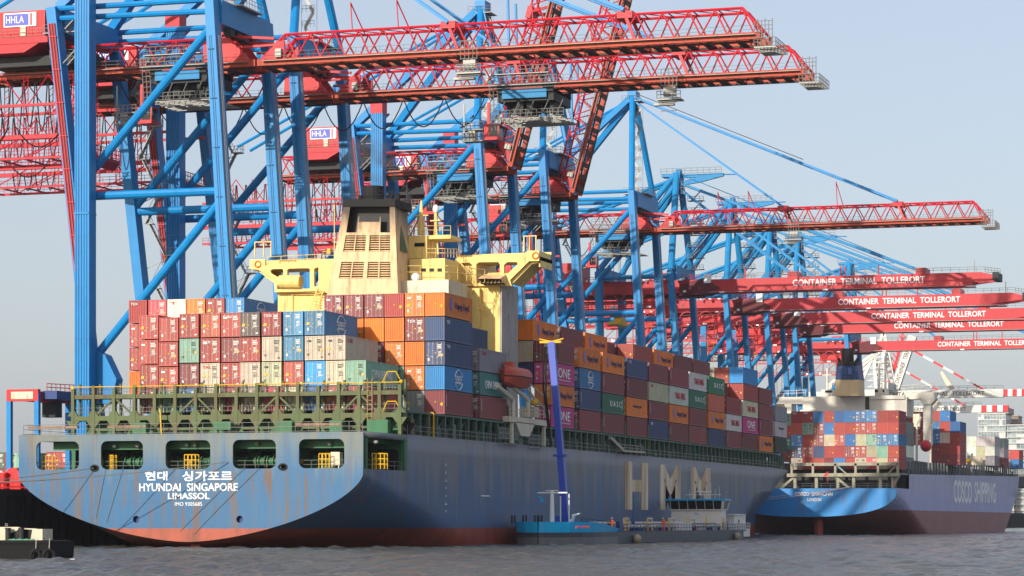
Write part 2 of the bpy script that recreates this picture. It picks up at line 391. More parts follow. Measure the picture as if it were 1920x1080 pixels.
def container_body(L,door,n_side=26):
    b=MB(); w=CW/2; e=.09
    for x in (-w,w-.14):
        for y in (0,L-.14): b.box(x,x+.14,y,y+.14,0,CH)
    for x in (-w,w-.10):
        for z in (0.02,CH-.13): b.box(x,x+.10,.14,L-.14,z,z+.11 if z>1 else z+.15)
    for y in (0.0,L-.1):
        for z in (0.02,CH-.13): b.box(-w+.14,w-.14,y,y+.1,z,z+.11 if z>1 else z+.15)
    corr(b,(w-.02,.14),(w-.02,L-.14),.17,CH-.13,(1,0),n_side)
    corr(b,(-w+.02,L-.14),(-w+.02,.14),.17,CH-.13,(-1,0),n_side)
    corr(b,(w-.14,L-.02),(-w+.14,L-.02),.17,CH-.13,(0,1),8)
    if not door: corr(b,(-w+.14,.02),(w-.14,.02),.17,CH-.13,(0,-1),9,.06)
    else: b.add([(-w+.14,.09,.1),(w-.14,.09,.1),(w-.14,.09,CH-.1),(-w+.14,.09,CH-.1)],[(0,1,2,3)])
    b.add([(-w+.05,.05,CH-.05),(w-.05,.05,CH-.05),(w-.05,L-.05,CH-.05),(-w+.05,L-.05,CH-.05)],[(0,1,2,3)])
    b.add([(-w+.05,.05,.06),(w-.05,.05,.06),(w-.05,L-.05,.06),(-w+.05,L-.05,.06)],[(3,2,1,0)])
    return b.mesh('container')
def door_mesh():
    b=MB(); x0,x1=.015,CW/2-.15
    b.box(x0,x1,.05,.085,.18,CH-.16)
    for k in range(5):
        z=.28+k*.51; b.box(x0+.1,x1-.1,.03,.05,z,z+.30)
    return b.mesh('door')
def rods_mesh():
    b=MB()
    for x in (.28,.82):
        b.tube((x,-.01,.10),(x,-.01,CH-.10),.028,5)
        for z in (.25,.9,1.8,CH-.3): b.box(x-.06,x+.06,-.02,.03,z-.035,z+.035)
        b.box(x-.02,x+.32,-.035,-.005,1.02+.18*(x>.5),1.08+.18*(x>.5))
    return b.mesh('locking_bar')
def marks_mesh(seed):
    r=random.Random(seed); b=MB(); y=-.012
    for k in range(3): b.box(.25,.25+.55+.2*r.random(),y,y+.01,2.42-.19*k,2.52-.19*k)
    for k in range(4): b.box(.40,.40+.35+.25*r.random(),y,y+.01,1.62-.16*k,1.69-.16*k)
    b.box(-.95,-.72,y,y+.01,.55,.85)
    if seed%2: b.box(-.95,-.45,y,y+.01,2.2,2.42)
    if seed%3==0: b.box(.75,1.05,y,y+.01,.3,.45)
    return b.mesh('marking')
def sticker_mesh(kind):
    b=MB(); y=-.016
    if kind==0: b.box(-1.0,-.62,y,y+.01,1.22,1.55); b.tube((-.25,y,1.35),(-.25,y+.01,1.35),.13,3)
    else: b.tube((.05,y,1.5),(.05,y+.01,1.5),.13,3); b.box(.72,1.0,y,y+.01,1.05,1.4)
    return b.mesh('sticker')
BODY={}; 
def body(L,door):
    k=(round(L,1),door)
    if k not in BODY: me=container_body(L,door,max(8,int(L/.45))); me.materials.append(CONT); BODY[k]=me
    return BODY[k]
DOOR=door_mesh(); DOOR.materials.append(CONT)
DOORL=DOOR.copy()
for v in DOORL.vertices: v.co.x*=-1
DOORL.flip_normals()
RODM=paint('door_rods',(.42,.40,.36),.5,.2); RODS=rods_mesh(); RODS.materials.append(RODM); RODSL=RODS.copy()
for v in RODSL.vertices: v.co.x*=-1
RODSL.flip_normals()
MARKW=paint('stencil_white',(.75,.74,.70),.6,dirt=.1); MARKD=paint('stencil_dark',(.05,.05,.06),.6)
MK=[marks_mesh(i) for i in range(5)]
for me in MK: me.materials.append(MARKW)
MKD=[m_.copy() for m_ in MK]
for me in MKD: me.materials.clear(); me.materials.append(MARKD)
ST=[sticker_mesh(0),sticker_mesh(1)]
for me in ST: me.materials.append(SYEL)
TXB=paint('logo_navy',(.02,.03,.12),.6,dirt=.1); TXR=paint('logo_red',(.55,.02,.05),.6,dirt=.1)
def emblem_lion():   # rounded heraldic patch beside the carrier's name
    b=MB(); b.prism([(.0,-.03,.55),(.28,-.03,.62),(.42,-.03,.40),(.36,-.03,.12),(.46,-.03,-.15),(.34,-.03,-.55),(.08,-.03,-.62),(-.05,-.03,-.35),(-.22,-.03,-.42),(-.12,-.03,-.02),(-.2,-.03,.3)],(0,.02,0)); return b
def logo(root,kind,L,z):
    """carrier lettering on the starboard long side (faces +X)"""
    X=CW/2+.012; base=Vector(BASE[root.name]) 
    def t(txt,y,zz,width,height,mat,name='lettering'):
        o=text(name,txt,(0,0,0),mat,face='+X',width=width,height=height); o.parent=root; o.location=(X,y,zz); return o
    m=L/2
    if kind=='hapag':
        t('Hapag-Lloyd',L*.63,1.45,L*.50,1.05,TXB)
        e=MB()
        for (y,zz) in [(0,0)]: 
            e.prism([(X,L*.22+dy*1.35,1.6+dz*1.4) for dy,dz in ((0,.55),(.28,.62),(.42,.40),(.36,.12),(.46,-.15),(.34,-.55),(.08,-.62),(-.05,-.35),(-.3,-.42),(-.15,-.02),(-.3,.3))],(.02,0,0))
        me=e.mesh('emblem'); me.materials.append(SIGNB); o=bpy.data.objects.new('emblem',me); COL.objects.link(o); o.parent=root
    elif kind=='hapag small':
        t('Hamburg Süd',m,1.6,L*.4,.55,TXB)
    elif kind=='one':
        t('ONE',L*.55,1.65,L*.52,1.35,SIGNW); t('OCEAN NETWORK EXPRESS',L*.58,.65,L*.5,.16,SIGNW)
    elif kind=='uasc':
        t('U A S C',L*.60,1.5,L*.52,.85,SIGNW); t('|',L*.90,1.5,.12,1.5,SIGNW)
    elif kind=='yang':
        t('YANG MING',L*.55,1.5,L*.55,1.05,TXR)
    elif kind=='china':
        t('CHINA SHIPPING',m,1.4,L*.62,1.05,SIGNW)
    elif kind=='cosco':
        t('COSCO',m,1.62,2.6,.6,SIGNW); t('SHIPPING',m,1.05,2.2,.32,SIGNW)
        e=MB(); n=20
        for i in range(n):
            a,b2=2*math.pi*i/n,2*math.pi*(i+1)/n
            if i%10 in (0,9): continue
            e.tube((X+.02,m+math.cos(a)*1.5,1.42+math.sin(a)*1.22),(X+.02,m+math.cos(b2)*1.5,1.42+math.sin(b2)*1.22),.06,4)
        me=e.mesh('emblem'); me.materials.append(SIGNW); o=bpy.data.objects.new('emblem',me); COL.objects.link(o); o.parent=root
    elif kind=='small red': t('CAI',L*.15,2.35,1.4,.45,TXR)
    elif kind=='small white': t('TEX',L*.14,2.35,1.3,.4,SIGNW)
    elif kind=='plain':
        b=MB()
        for k in range(9): b.box(X,X+.01,.55,.72,1.0+k*.17,1.12+k*.17)
        me=b.mesh('marking'); me.materials.append(MARKW); o=bpy.data.objects.new('marking',me); COL.objects.link(o); o.parent=root
NC=[0]
def container(color,x,y,z,label,group,door=True,L=CL,side=None,endtext=None,detail=2,dz=0):
    """x = middle, y = aft face, z = underside"""
    rc=COLS[color]; f=.85+.3*random.random(); colr=(min(1,rc[0]*f),min(1,rc[1]*f*random.uniform(.85,1.15)),min(1,rc[2]*f),1)
    if color in('orange','magenta'): colr=(*rc,1)
    o=bpy.data.objects.new('shipping_container',body(L,door)); COL.objects.link(o)
    o.location=(x+random.uniform(-.03,.03),y+random.uniform(-.06,.06),z+dz); o.color=colr; BASE[o.name]=tuple(o.location)
    tag(o,label,'shipping container',group)
    i=NC[0]; NC[0]+=1
    def part(me,name,par=o,c=None):
        p=bpy.data.objects.new(name,me); COL.objects.link(p); p.parent=par; p.color=c or colr; return p
    if door:
        a=part(DOOR,'door'); b=part(DOORL,'door')
        if detail>1:
            part(RODS,'locking_bar',a); part(RODSL,'locking_bar',b)
        part((MKD if color in('cream','white','pale green') else MK)[i%5],'marking')
        if i%3!=1: part(ST[i%2],'sticker')
    else:
        if i%2: part(ST[1],'sticker')
    if endtext:
        t=text('lettering',endtext,(0,0,0),TXR if color in('white','cream') else SIGNW,width=1.1 if door else 1.0,height=.3); t.parent=o; t.location=(-.45,-.03,2.42)
    if side: logo(o,side,L,z)
    return o
# ================================================================ NEAR CONTAINER SHIP
def sect(b,z1,zb,p,zs,K=14,M=4):
    """half section: keel -> side at z1 (superellipse) -> straight to zs"""
    P=[]
    for i in range(K+1):
        a=math.pi/2*i/K; t=math.cos(a)**(2/p) if False else None
        u=i/K; # u: 0 keel, 1 side
        c=math.sin(u*math.pi/2)
        x=b*c; z=z1-(z1-zb)*(max(0,1-c**p))**(1/p)
        P.append((x,z))
    for j in range(1,M+1): P.append((b,z1+(zs-z1)*j/M))
    return P
def loft(mb,rows,xc):
    n=len(rows[0][1]); vs=[];fs=[]
    for (Y,P) in rows:
        for (x,z) in P: vs.append((xc+x,Y,z))
    for (Y,P) in rows:
        for (x,z) in P: vs.append((xc-x,Y,z))
    H=len(rows)*n
    for i in range(len(rows)-1):
        for j in range(n-1):
            a,b,c,d=i*n+j,i*n+j+1,(i+1)*n+j+1,(i+1)*n+j
            fs.append((a,d,c,b)); fs.append((H+a,H+b,H+c,H+d))
    mb.add(vs,fs)
def interp_rows(rows,step):
    out=[]
    for (Y0,*a),(Y1,*b) in zip(rows,rows[1:]):
        m=max(1,int((Y1-Y0)/step))
        for k in range(m):
            t=k/m; out.append((Y0+(Y1-Y0)*t,*[x+(y-x)*t for x,y in zip(a,b)]))
    out.append(rows[-1]); return out
XC=-127.8
ship=empty('container_ship',(XC,284,0),'large blue hulled container ship with cream yellow bridge, moored stern towards the camera','container ship')
SH=[(284,21.5,8.5,.75,1.6),(292,21.5,7,-.6,1.7),(302,21.5,5.2,-2.5,1.8),(315,21.5,2.5,-5,2.0),(335,21.5,-1,-9,2.2),(360,21.5,-6,-11,2.5),(465,21.5,-6,-11,2.5),(480,21.5,5,-11,1.8),(492,21.5,8.5,-11,1.35),(505,21.1,9,-11,1.15),(512,20.3,9,-11,1.1),(520,18.7,9,-11,1.05),(530,16.2,9,-11,1.0),(545,12.5,9,-11,.95),(565,6.5,9,-11,.9),(590,.2,9,-11,.85)]
h=MB(); loft(h,[(r[0],sect(r[1],r[2],r[3],r[4],9.05)) for r in interp_rows(SH,3)],XC)
up=[(298.5,21.5),(505,21.5),(512,21.3),(520,20.8),(528,19.9),(536,18.6),(545,16.6),(556,13.3),(570,8),(592,.2)]
def upx(Y):
    for (a,b),(c,d) in zip(up,up[1:]):
        if a<=Y<=c: return b+(d-b)*(Y-a)/(c-a)
rows=[(r[0],r[1]) for r in interp_rows([(298.5,21.5),(492,21.5),(505,21.1),(512,20.3),(520,18.7),(530,16.2),(545,12.5),(565,6.5),(590,.2)],4)]
loft(h,[(Y,[(b,9.05),((b+upx(Y))/2,11.2),(upx(Y),13.3),(max(0,upx(Y)-.6),13.3),(0,13.25)]) for Y,b in rows],XC)
for sx in(-1,1):
    X=XC+sx*21.5
    h.box(X-.2*(sx>0),X+.2*(sx<0),284.3,298.5,12.6,13.28)
h.build('hull',HULLD,ship,smooth=True)
# transom with its five mooring openings
P=sect(21.5,8.5,.75,1.6,13.2,K=26)
outline=[(XC+x,z) for x,z in P]+[(XC-x,z) for x,z in reversed(P[1:])]
holes=[]
OPN=[(70,150),(191,270),(312,396),(438,519),(562,647)]
for a,b in OPN:
    holes.append(rrect(AX(a,284),AX(b,284),9.12,12.42,.75))
for px in (257,451): holes.append([(AX(px,284)+.42*math.cos(R(t)),3.35+.42*math.sin(R(t))) for t in range(0,360,30)])
for px in (179,532): holes.append([(AX(px,284)+.45*math.cos(R(t)),9.3+.3*math.sin(R(t))) for t in range(0,360,30)])
plate('transom',outline,holes,283.9,.3,HULL,ship)
for px in (257,451): MB().tube((AX(px,284),284.6,3.35),(AX(px,284),284.3,3.35),.6,12).build('recess_backing',NAVY,ship)
for px in (179,532): MB().tube((AX(px,284),284.9,9.3),(AX(px,284),284.6,9.3),.6,12).build('fairlead_recess',BLACK,ship)
for px in (179,532):
    m=MB()
    for k in range(16):
        a,b=R(k*22.5),R(k*22.5+22.5); c=AX(px,284)
        m.tube((c+.5*math.cos(a),283.7,9.3+.34*math.sin(a)),(c+.5*math.cos(b),283.7,9.3+.34*math.sin(b)),.09,5)
    m.build('fairlead',DARK,ship)
m=MB(); m.box(XC-.6,XC+.6,286,290,-2,2.2); m.build('rudder',paint('rudder_red',(.35,.05,.03),.6,rust=.5),ship)
# mooring deck inside the stern
m=MB(); m.box(XC-21.2,XC+21.2,284.2,298.4,8.85,9.03); m.box(XC-21.2,XC+21.2,284.2,298.4,12.75,13.1)
m.box(XC-11.5,XC+17.5,293.0,293.3,9.03,12.75)
for px in (165,290,415,540,664): 
    x=AX(px,286); m.box(x-.25,x+.25,285.6,286.2,9.03,12.75); m.box(x-.2,x+.2,284.2,298,12.2,12.75)
m.box(XC-18,XC+21.2,285.7,286.0,11.45,12.75)
for sx in(-1,1):
    X=XC+sx*21.3
    m.box(X-.25,X+.25,297.5,298.4,9.03,12.75); m.box(X-.2,X+.2,284.6,285.2,9.03,12.7)
m.box(XC+12,XC+21.1,297.9,298.2,9.03,12.7)
m.build('mooring_deck',DGREEN,ship)
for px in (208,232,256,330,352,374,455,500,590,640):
    x=AX(px,292.9); MB().prism([(x+a,292.99,zz) for a,zz in rrect(-.75,.75,9.05,11.3,.35)],(0,-.12,0)).build('doorway_shade',BLACK,ship)  # black slabs on the wall paint the shade inside the doorways
MB().prism([(x,297.89,zz) for x,zz in rrect(XC+18.0,XC+20.6,9.05,11.6,.5)],(0,-.12,0)).build('doorway_shade',BLACK,ship)  # same painted dark on the starboard end wall
for px,py in ((215,836),(258,836),(350,834),(366,834),(482,832),(618,832),(705,829)):
    MB().ellipsoid(PY(px,py,285.3),(.28,.28,.22),8,6).build('deck_lamp',GALV,ship)
def winch(px,col=0):
    x=AX(px,288); r=MB()
    r.tube((x-1.6,288,10),(x+1.6,288,10),.3,8)
    for d in(-1.6,-.5,.6,1.7): r.tube((x+d-.06,288,10),(x+d+.06,288,10),.75,14)
    r.tube((x-.5,288,10),(x+.6,288,10),.5,12); r.box(x-1.9,x+1.9,287.6,288.4,9.03,9.5)
    o=r.build('mooring_winch',DGREEN,ship)
    MB().ellipsoid((x-2.1,287.9,10),(.35,.35,.35),8,6).build('winch_end',SYEL,o)
for px in (205,240,262,345,388,455,490,512,600): winch(px)
def cage(px,w,Y=285.2,h=1.75):
    x=AX(px,Y); r=MB()
    for i in range(4):
        for y in (Y,Y+.9): r.tube((x+w*i/3,y,9.05),(x+w*i/3,y,9.05+h),.06,5)
    for zz in (.55,1.15,h):
        for y in (Y,Y+.9): r.tube((x,y,9.05+zz),(x+w,y,9.05+zz),.06,5)
    r.build('yellow_cage',SYEL,ship)
cage(79,1.35); cage(346,1.4); cage(598,1.3); cage(698,1.5,286.5); cage(205,.5)
m=MB(); x=AX(620,286); m.box(x,x+1.1,286,287,9.5,11.0); m.box(x+.1,x+.2,286,287,9.05,9.5); m.box(x+.9,x+1,286,287,9.05,9.5); m.build('control_cabinet',CREAM,ship)
m=MB()
for a,b in OPN: m.rail([(AX(a,284.5),284.6,9.05),(AX(b,284.5),284.6,9.05)],1.0,.025,1.2)
m.rail([(XC-21.3,285.5,9.05),(XC-21.3,297,9.05)],1.0,.025); m.rail([(XC+21.3,285.5,9.05),(XC+21.3,297,9.05)],1.0,.025)
m.build('guard_rail',GALV,ship)
text('lettering','SAFETY FIRST',(AX(497,292.8),292.78,11.62),SIGNW,ship,width=4.4,height=.5)
# name on the transom
def tlet(txt,px0,px1,py0,py1,Y=283.73,mat=SIGNW,par=ship,bold=0.0):
    xa,xb=AX(px0,Y),AX(px1,Y); xm=(xa+xb)/2
    text('lettering',txt,(xm,Y,AZ((py0+py1)/2,xm,Y)),mat,par,width=xb-xa,height=abs(AZ(py0,xm,Y)-AZ(py1,xm,Y)),bold=bold)
tlet('현대',272,314,884,901,bold=.02); tlet('싱가포르',342,436,883,902,bold=.02)
tlet('HYUNDAI  SINGAPORE',261,446,906,921,bold=.015); tlet('LIMASSOL',315,393,924,936,bold=.02); tlet('IMO 9305685',328,379,941.5,948.5)
# big company letters on the starboard side
XSD=XC+21.53
def slet(ch,px0,px1,zc,hh,mat=FADE,par=ship,X=XSD,name='company_lettering',bold=.02):
    a,b=AY(px0,X),AY(px1,X); text(name,ch,(X,(a+b)/2,zc),mat,par,face='+X',width=b-a,height=hh,bold=bold)
slet('H',1172,1215,8.6,7.4,bold=.055); slet('M',1237,1276,8.6,7.3,bold=.05); slet('M',1295,1332,8.6,7.3,bold=.05)
m=MB()
for k in range(7): 
    y=AY(836,XSD); z=4.2+k*.95; m.box(XSD,XSD+.015,y-.12,y+.12,z,z+.3)
    if k in (1,4): m.box(XSD,XSD+.015,y-.5,y+.5,z,z+.08)
m.box(XSD,XSD+.015,AY(902,XSD),AY(918,XSD),6.3,6.45)
m.build('draught_mark',MARKW,ship)


# lashing bridge across the stern
LB=297.6
m=MB(); cxs=[AX(138+38.3*k,LB) for k in range(17)]
for k,x in enumerate(cxs):
    m.box(x-.2,x+.2,LB-.3,LB+.3,13.25,18.7+(.9 if k%2 else 0.5))
    m.box(x-.12,x+.12,LB+1.6,LB+1.9,15.3,19.9)
    for s in(-1,1): m.prism([(x+s*.2,LB-.25,15.35),(x+s*.9,LB-.25,15.35),(x+s*.2,LB-.25,14.4)],(0,.3,0)); m.prism([(x+s*.2,LB-.25,15.9),(x+s*.7,LB-.25,15.9),(x+s*.2,LB-.25,16.6)],(0,.3,0))
x0,x1=cxs[0]-.2,cxs[-1]+.2
m.box(x0,x1,LB-.2,LB+1.9,18.0,18.5); m.box(x0,x1,LB-.25,LB+1.9,15.35,15.9); m.box(x0+3,x1,LB-.15,LB+.1,14.1,14.35)
for k in (1,5,9,13):
    a=cxs[k]; b=cxs[k+1] if k+1<len(cxs) else a; c=cxs[k+2] if k+2<len(cxs) else b
    m.bar((a+.3,LB,16.0),(b-.2,LB,17.9),.22); m.bar((c-.3,LB,16.0),(b+.3,LB,17.9),.22)
m.build('lashing_bridge',GREEN,ship)
m=MB(); m.tube((x0,LB-.25,19.45),(x1,LB-.25,19.45),.06,5)
for a,b,z in ((cxs[-2],cxs[-1],19.5),(cxs[-2],cxs[-1],16.0)):
    for y in (LB-.2,): m.path([(a+.4,y,z),(a+1.0,y,z+1.2),(b-.5,y,z+1.2),(b,y,z+.3)],.06,5)
m.ellipsoid((x1,LB-.3,19.5),(.25,.25,.25),8,6); m.box(x0,x0+.35,LB-.3,LB,19.1,19.5)
for px in (313,): m.bar((AX(px,LB),LB-1.5,13.3),(AX(px-3,LB),LB-1.5,16.6),.14)
for px in (776,805): m.tube((AX(px,308),308,13.3),(AX(px,308),308,16.2),.1,5); m.tube((AX(px+8,308),308,13.3),(AX(px+8,308),308,16.2),.1,5); m.box(AX(px,308),AX(px+8,308),307.9,308.1,16.1,16.3)
m.build('yellow_rail',SYEL,ship)
m=MB()
for k in range(16):
    a,b=cxs[k],cxs[k+1]
    for j in range(1,7):
        x=a+(b-a)*j/7; m.tube((x,LB+.2,18.5),(x,LB+.2,19.5),.03,4)
    for zz in (18.85,19.2): m.tube((a,LB+.2,zz),(b,LB+.2,zz),.03,4)
    for zz in (16.4,16.9): m.tube((a,LB-.1,zz),(b,LB-.1,zz),.03,4)
    for j in range(3): 
        x=a+(b-a)*(j+.6)/3.2
        m.tube((x,LB+1.4,15.9),(x+random.uniform(-.5,.5),LB+1.7,18.3),.045,4)
m.rail([(XC-21.2,284.4,13.3),(XC+21.2,284.4,13.3)],1.1,.03,1.6,2)
m.rail([(XC-21.2,284.4,13.3),(XC-21.2,298,13.3)],1.1,.03,2,2)
m.build('lashing_rods_and_rails',GALV,ship)
m=MB(); xl=cxs[-3]+1.1
for k in range(11): m.tube((xl,LB-.35,13.5+k*.55),(xl+.6,LB-.35,13.5+k*.55),.035,4)
m.tube((xl,LB-.35,13.3),(xl,LB-.35,20),.05,5); m.tube((xl+.6,LB-.35,13.3),(xl+.6,LB-.35,20),.05,5)
m.build('ladder',paint('ladder_ochre',(.45,.28,.12),.6),ship)
m=MB()   # hatch coaming and deck houses behind
m.box(XC-20.5,XC+20.9,299.2,299.5,13.2,15.9); 
for px,w_,z0 in ((252,1.7,13.3),(403,2.2,14.0),(520,2.0,13.3),(620,1.6,13.3),(690,2.6,13.3)):
    x=AX(px,296); m.box(x,x+w_,295.6,296.6,z0,15.0)
m.build('deck_house',DGREEN,ship)
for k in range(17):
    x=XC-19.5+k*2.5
    if k%3: MB().prism([(a,299.19,zz) for a,zz in rrect(x,x+1.7,13.45,15.1,.4)],(0,-.1,0)).build('coaming_opening_shade',BLACK,ship)  # solid black slabs paint the shade of the holes in the coaming
GW=paint('gangway_brown',(.40,.26,.18),.7,rust=.5)
for a,b in ((208,280),(560,645),(60,152)): MB().box(AX(a,286),AX(b,286),285,285.6,14.0,14.25).build('gangway',GW,ship)
# side passage under the deck containers
m=MB(); m.box(XC-18,XC+18.6,300,514,13.2,15.9); m.box(XC-14,XC+15.5,514,530,13.2,15.4)
m.build('hatch_coaming',paint('coaming_green',(.02,.055,.04),.7,dirt=.5),ship)
SG=paint('stanchion_green',(.06,.14,.10),.6,dirt=.5,rust=.5); y=300.5
while y<526:
    X=XC+upx(max(y,298.5))-.15; m=MB()
    if X>-112: m.box(X-.45,X,y,y+.45,13.3,15.94); m.box(X-2.6,X-.45,y+.1,y+.35,15.5,15.94); m.build('side_stanchion',SG,ship)
    y+=3.05
MB().box(XC+18.6,XC+21.4,299.5,512,15.95,16.2).build('hatch_beam',SG,ship)
m=MB(); m.rail([(XC+21.35,299,13.3),(XC+21.35,512,13.3)],1.1,.035,2.4,2)
rr=random.Random(5)
for k in range(70):
    y=rr.uniform(301,505); m.box(XC+19.2,XC+19.8+rr.random(),y,y+rr.uniform(.4,1.4),13.3,13.3+rr.uniform(.7,2.1))
for k in range(24):
    y=302+k*8.5; m.tube((XC+20.6,y,13.4),(XC+20.9,y+3.2,15.9),.05,4)
m.build('deck_gear',GALV,ship)
m=MB(); y0=AY(1130,XSD); 
m.bar((XSD,y0+4,15.6),(XSD+.3,y0+10,13.9),.5); m.bar((XSD,y0+9,13.8),(XSD,y0+24,13.9),.3,.5); m.rail([(XSD,y0+9,13.9),(XSD,y0+24,13.9)],.9,.05,1.6)
m.build('accommodation_ladder',paint('ladder_alloy',(.35,.34,.28),.5,.3),ship)
# ---- bridge and accommodation
def ppoly(pts,Y): return [(AX(a,Y),AZ(b,AX(a,Y),Y)) for a,b in pts]
acc=MB()
YA=345.0
def pbox(mb,px0,px1,py0,py1,Y0,Y1):
    xa,xb=AX(px0,Y0),AX(px1,Y0); mb.box(xa,xb,Y0,Y1,AZ(py1,xb,Y0),AZ(py0,xb,Y0))
pbox(acc,600,897,489,700,345.2,353); pbox(acc,521,600,545,700,345.1,353)
pbox(acc,768,834,484,530,338,345.1); pbox(acc,766,800,441,484,339,344); pbox(acc,897,938,533,700,344.9,352); pbox(acc,842,899,540,700,344.0,346)
accommodation=acc.build('accommodation_block',YEL,ship)
z=lambda t:(460+t[0]/7.7125,460+t[1]/7.7125)
A1=[z(t) for t in ((90,210),(310,210),(312,300),(1100,215),(1350,205),(1350,690),(480,690),(455,690),(430,490),(250,380),(210,357),(90,352))]
H1=[[z(t) for t in ((385,370),(420,350),(560,345),(575,370),(575,480),(520,480),(400,410))],[z(t) for t in ((630,360),(655,342),(930,335),(958,350),(960,632),(485,640),(485,580),(632,575))],[z(t) for t in ((1018,350),(1040,330),(1083,325),(1083,600),(1018,600))]]
plate('bridge_wing_frame',ppoly(A1,YA),[ppoly(hh,YA) for hh in H1],YA-.4,.5,YEL,ship)
z4=lambda t:(740+t[0]/4.909,380+t[1]/4.909)
A2=[z4(t) for t in ((590,490),(1195,475),(1245,445),(1342,445),(1342,540),(1250,542),(1075,715),(1090,770),(590,770))]
H2=[[z4(t) for t in ((618,560),(700,555),(725,575),(725,750),(618,750))],[z4(t) for t in ((765,570),(790,552),(965,550),(982,570),(982,745),(765,745))],[z4(t) for t in ((1020,575),(1050,550),(1135,550),(1145,570),(1060,650),(1020,660))]]
plate('bridge_wing_frame',ppoly(A2,YA),[ppoly(hh,YA) for hh in H2],YA-.4,.5,YEL,ship)
m=MB()   # wing decks, ends and undersides give the frames their depth
xw0,xw1=AX(472,YA),AX(1013,YA); zt=AZ(497,xw0+5,YA); zb=zt-.5
zr_=AZ(497,xw0+5,YA)-.5
m.box(xw0,AX(600,YA),YA,350.5,zb,zt)
m.build('bridge_wing_deck',YEL,ship) if 0 else None
m.box(AX(862,YA),xw1,YA,350.5,zb+.1,zt+.1)
m.box(xw0,AX(500,YA),350.2,350.5,zb-.8,zt+1.2); m.box(xw1-.2,xw1,YA,350.5,zb-.8,AZ(471,xw1,YA))
m.box(AX(500,YA),AX(600,YA),350.2,350.5,zt,zt+1.2); m.box(AX(862,YA),xw1,350.2,350.5,zt,zt+1.2)
m.prism([PY(a,b,YA) for a,b in ((474,505),(489,505),(518,527),(521,545),(513,530),(486,510))],(0,5,0)); m.prism([PY(a,b,YA) for a,b in ((1012,489),(993,489),(957,526),(960,533),(997,495),(1012,493))],(0,5,0))
zf=AZ(524,-144,YA); m.tube((AX(520,343),344,AZ(528,-142,343)),(AX(559,343),344,AZ(528,-139,343)),.95,14)
m.box(AX(520,YA),AX(600,YA),344,350,AZ(546,-141,YA)-.2,AZ(545,-141,YA)+.1)
m.prism([(AX(896,342),342.5,AZ(530,-112,342)),(AX(938,342),342.5,AZ(530,-110,342)),(AX(938,342),344.8,AZ(510,-110,344)),(AX(903,342),344.8,AZ(511,-112,344))],(0,.6,0)) 
m.build('bridge_wing_deck',YEL,ship)
# vent hood
m=MB(); xa,xb=AX(897,342),AX(939,342)
m.add([(xa,341.6,AZ(523,xa,342)),(xb,341.6,AZ(523,xb,342)),(xb,344.6,AZ(511,xb,342)),(xa,344.6,AZ(511,xa,342)),(xa,344.6,AZ(533,xa,342)),(xb,344.6,AZ(533,xb,342))],[(0,1,2,3),(1,5,2),(0,3,4)])
m.build('ventilation_hood',YELP,ship)
m=MB(); 
for k in range(6): x=xa+(xb-xa)*(k+.5)/6; m.box(x-.06,x+.06,342.2,344.5,AZ(532,xa,342),AZ(524,xa,342))
m.build('hood_grille',paint('grille_brown',(.13,.09,.06),.7),ship)
# cream lower house with radar dome, casing side
m=MB(); pbox(m,740,841,524,700,334.6,342.5); pbox(m,605,745,560,700,335.2,342)
m.build('deck_house_upper',CREAM,ship)
# grey-beige sheet paints the shade on the yellow tower's starboard flank
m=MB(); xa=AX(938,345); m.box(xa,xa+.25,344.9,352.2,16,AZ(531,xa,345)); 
m.build('tower_flank_shade',paint('flank_shade_beige',(.36,.33,.32),.6,dirt=.3,rust=.3),ship)
m=MB()
for zz in (20,25,30,33): m.box(xa+.25,xa+.29,348,348.25,zz,zz+1.2)
pbox(m,777,796,455,462,338.95,339)
for px in (700,715,730,790,805,820): pbox(m,px,px+8,503,510,337.9,338) if px>760 else None
m.build('window',GLASS,ship)
# funnel
def fpt(px,py,Y): x=AX(px,Y); return (x,Y,AZ(py,x,Y))
f0,f1=332.5,339.5
fb=[fpt(604,600,f0),fpt(748,600,f0),fpt(776,590,f1),fpt(640,590,f1)]; ft=[fpt(645,384,f0),fpt(740,384,f0),fpt(762,372,f1),fpt(668,372,f1)]
m=MB()
# aft face is built round its dark recess and four louvre bays
def lerp(a,b,t): return tuple(a[i]+(b[i]-a[i])*t for i in range(3))
m.add(fb+ft,[(1,2,6,5),(2,3,7,6),(3,0,4,7),(4,5,6,7)])
def face(u,v): return lerp(lerp(fb[0],fb[1],u),lerp(ft[0],ft[1],u),v)
us=[0,.10,.48,.53,.90,1]; vs_=[0,.155,.36,.415,.62,.78,.985,1]
def quad(u0,u1,v0,v1,d=0,d2=None):
    q=[face(u0,v0),face(u1,v0),face(u1,v1),face(u0,v1)]; return [(p[0],p[1]+d,p[2]) for p in q]
HOL={(1,1),(3,1),(1,3),(3,3)}
vcuts=[0,.36,.505,.595,.735,.76,.985,1]; ucut=[0,.13,.49,.55,.90,1]
for i in range(5):
    for j in range(7):
        if (j in(1,3) and i in(1,3)) or (j==5 and i in (1,2,3)): continue
        m.add(quad(ucut[i],ucut[i+1],vcuts[j],vcuts[j+1]),[(0,1,2,3)])
m.add(quad(.30,.72,.76,.90,.25),[(0,1,2,3)])
m.build('funnel',YELP,ship)
fn=[o for o in ship.children if o.name.startswith('funnel')][0]
m=MB()
for i in(1,3):
    for j in(1,3): m.add(quad(ucut[i],ucut[i+1],vcuts[j],vcuts[j+1],.6),[(0,1,2,3)])
m.add(quad(.13,.90,.76,.985,1.6),[(0,1,2,3)]); m.add(quad(.32,.70,.855,.90,.2),[(0,1,2,3)])
m.build('louvre_recess',DARK,fn)
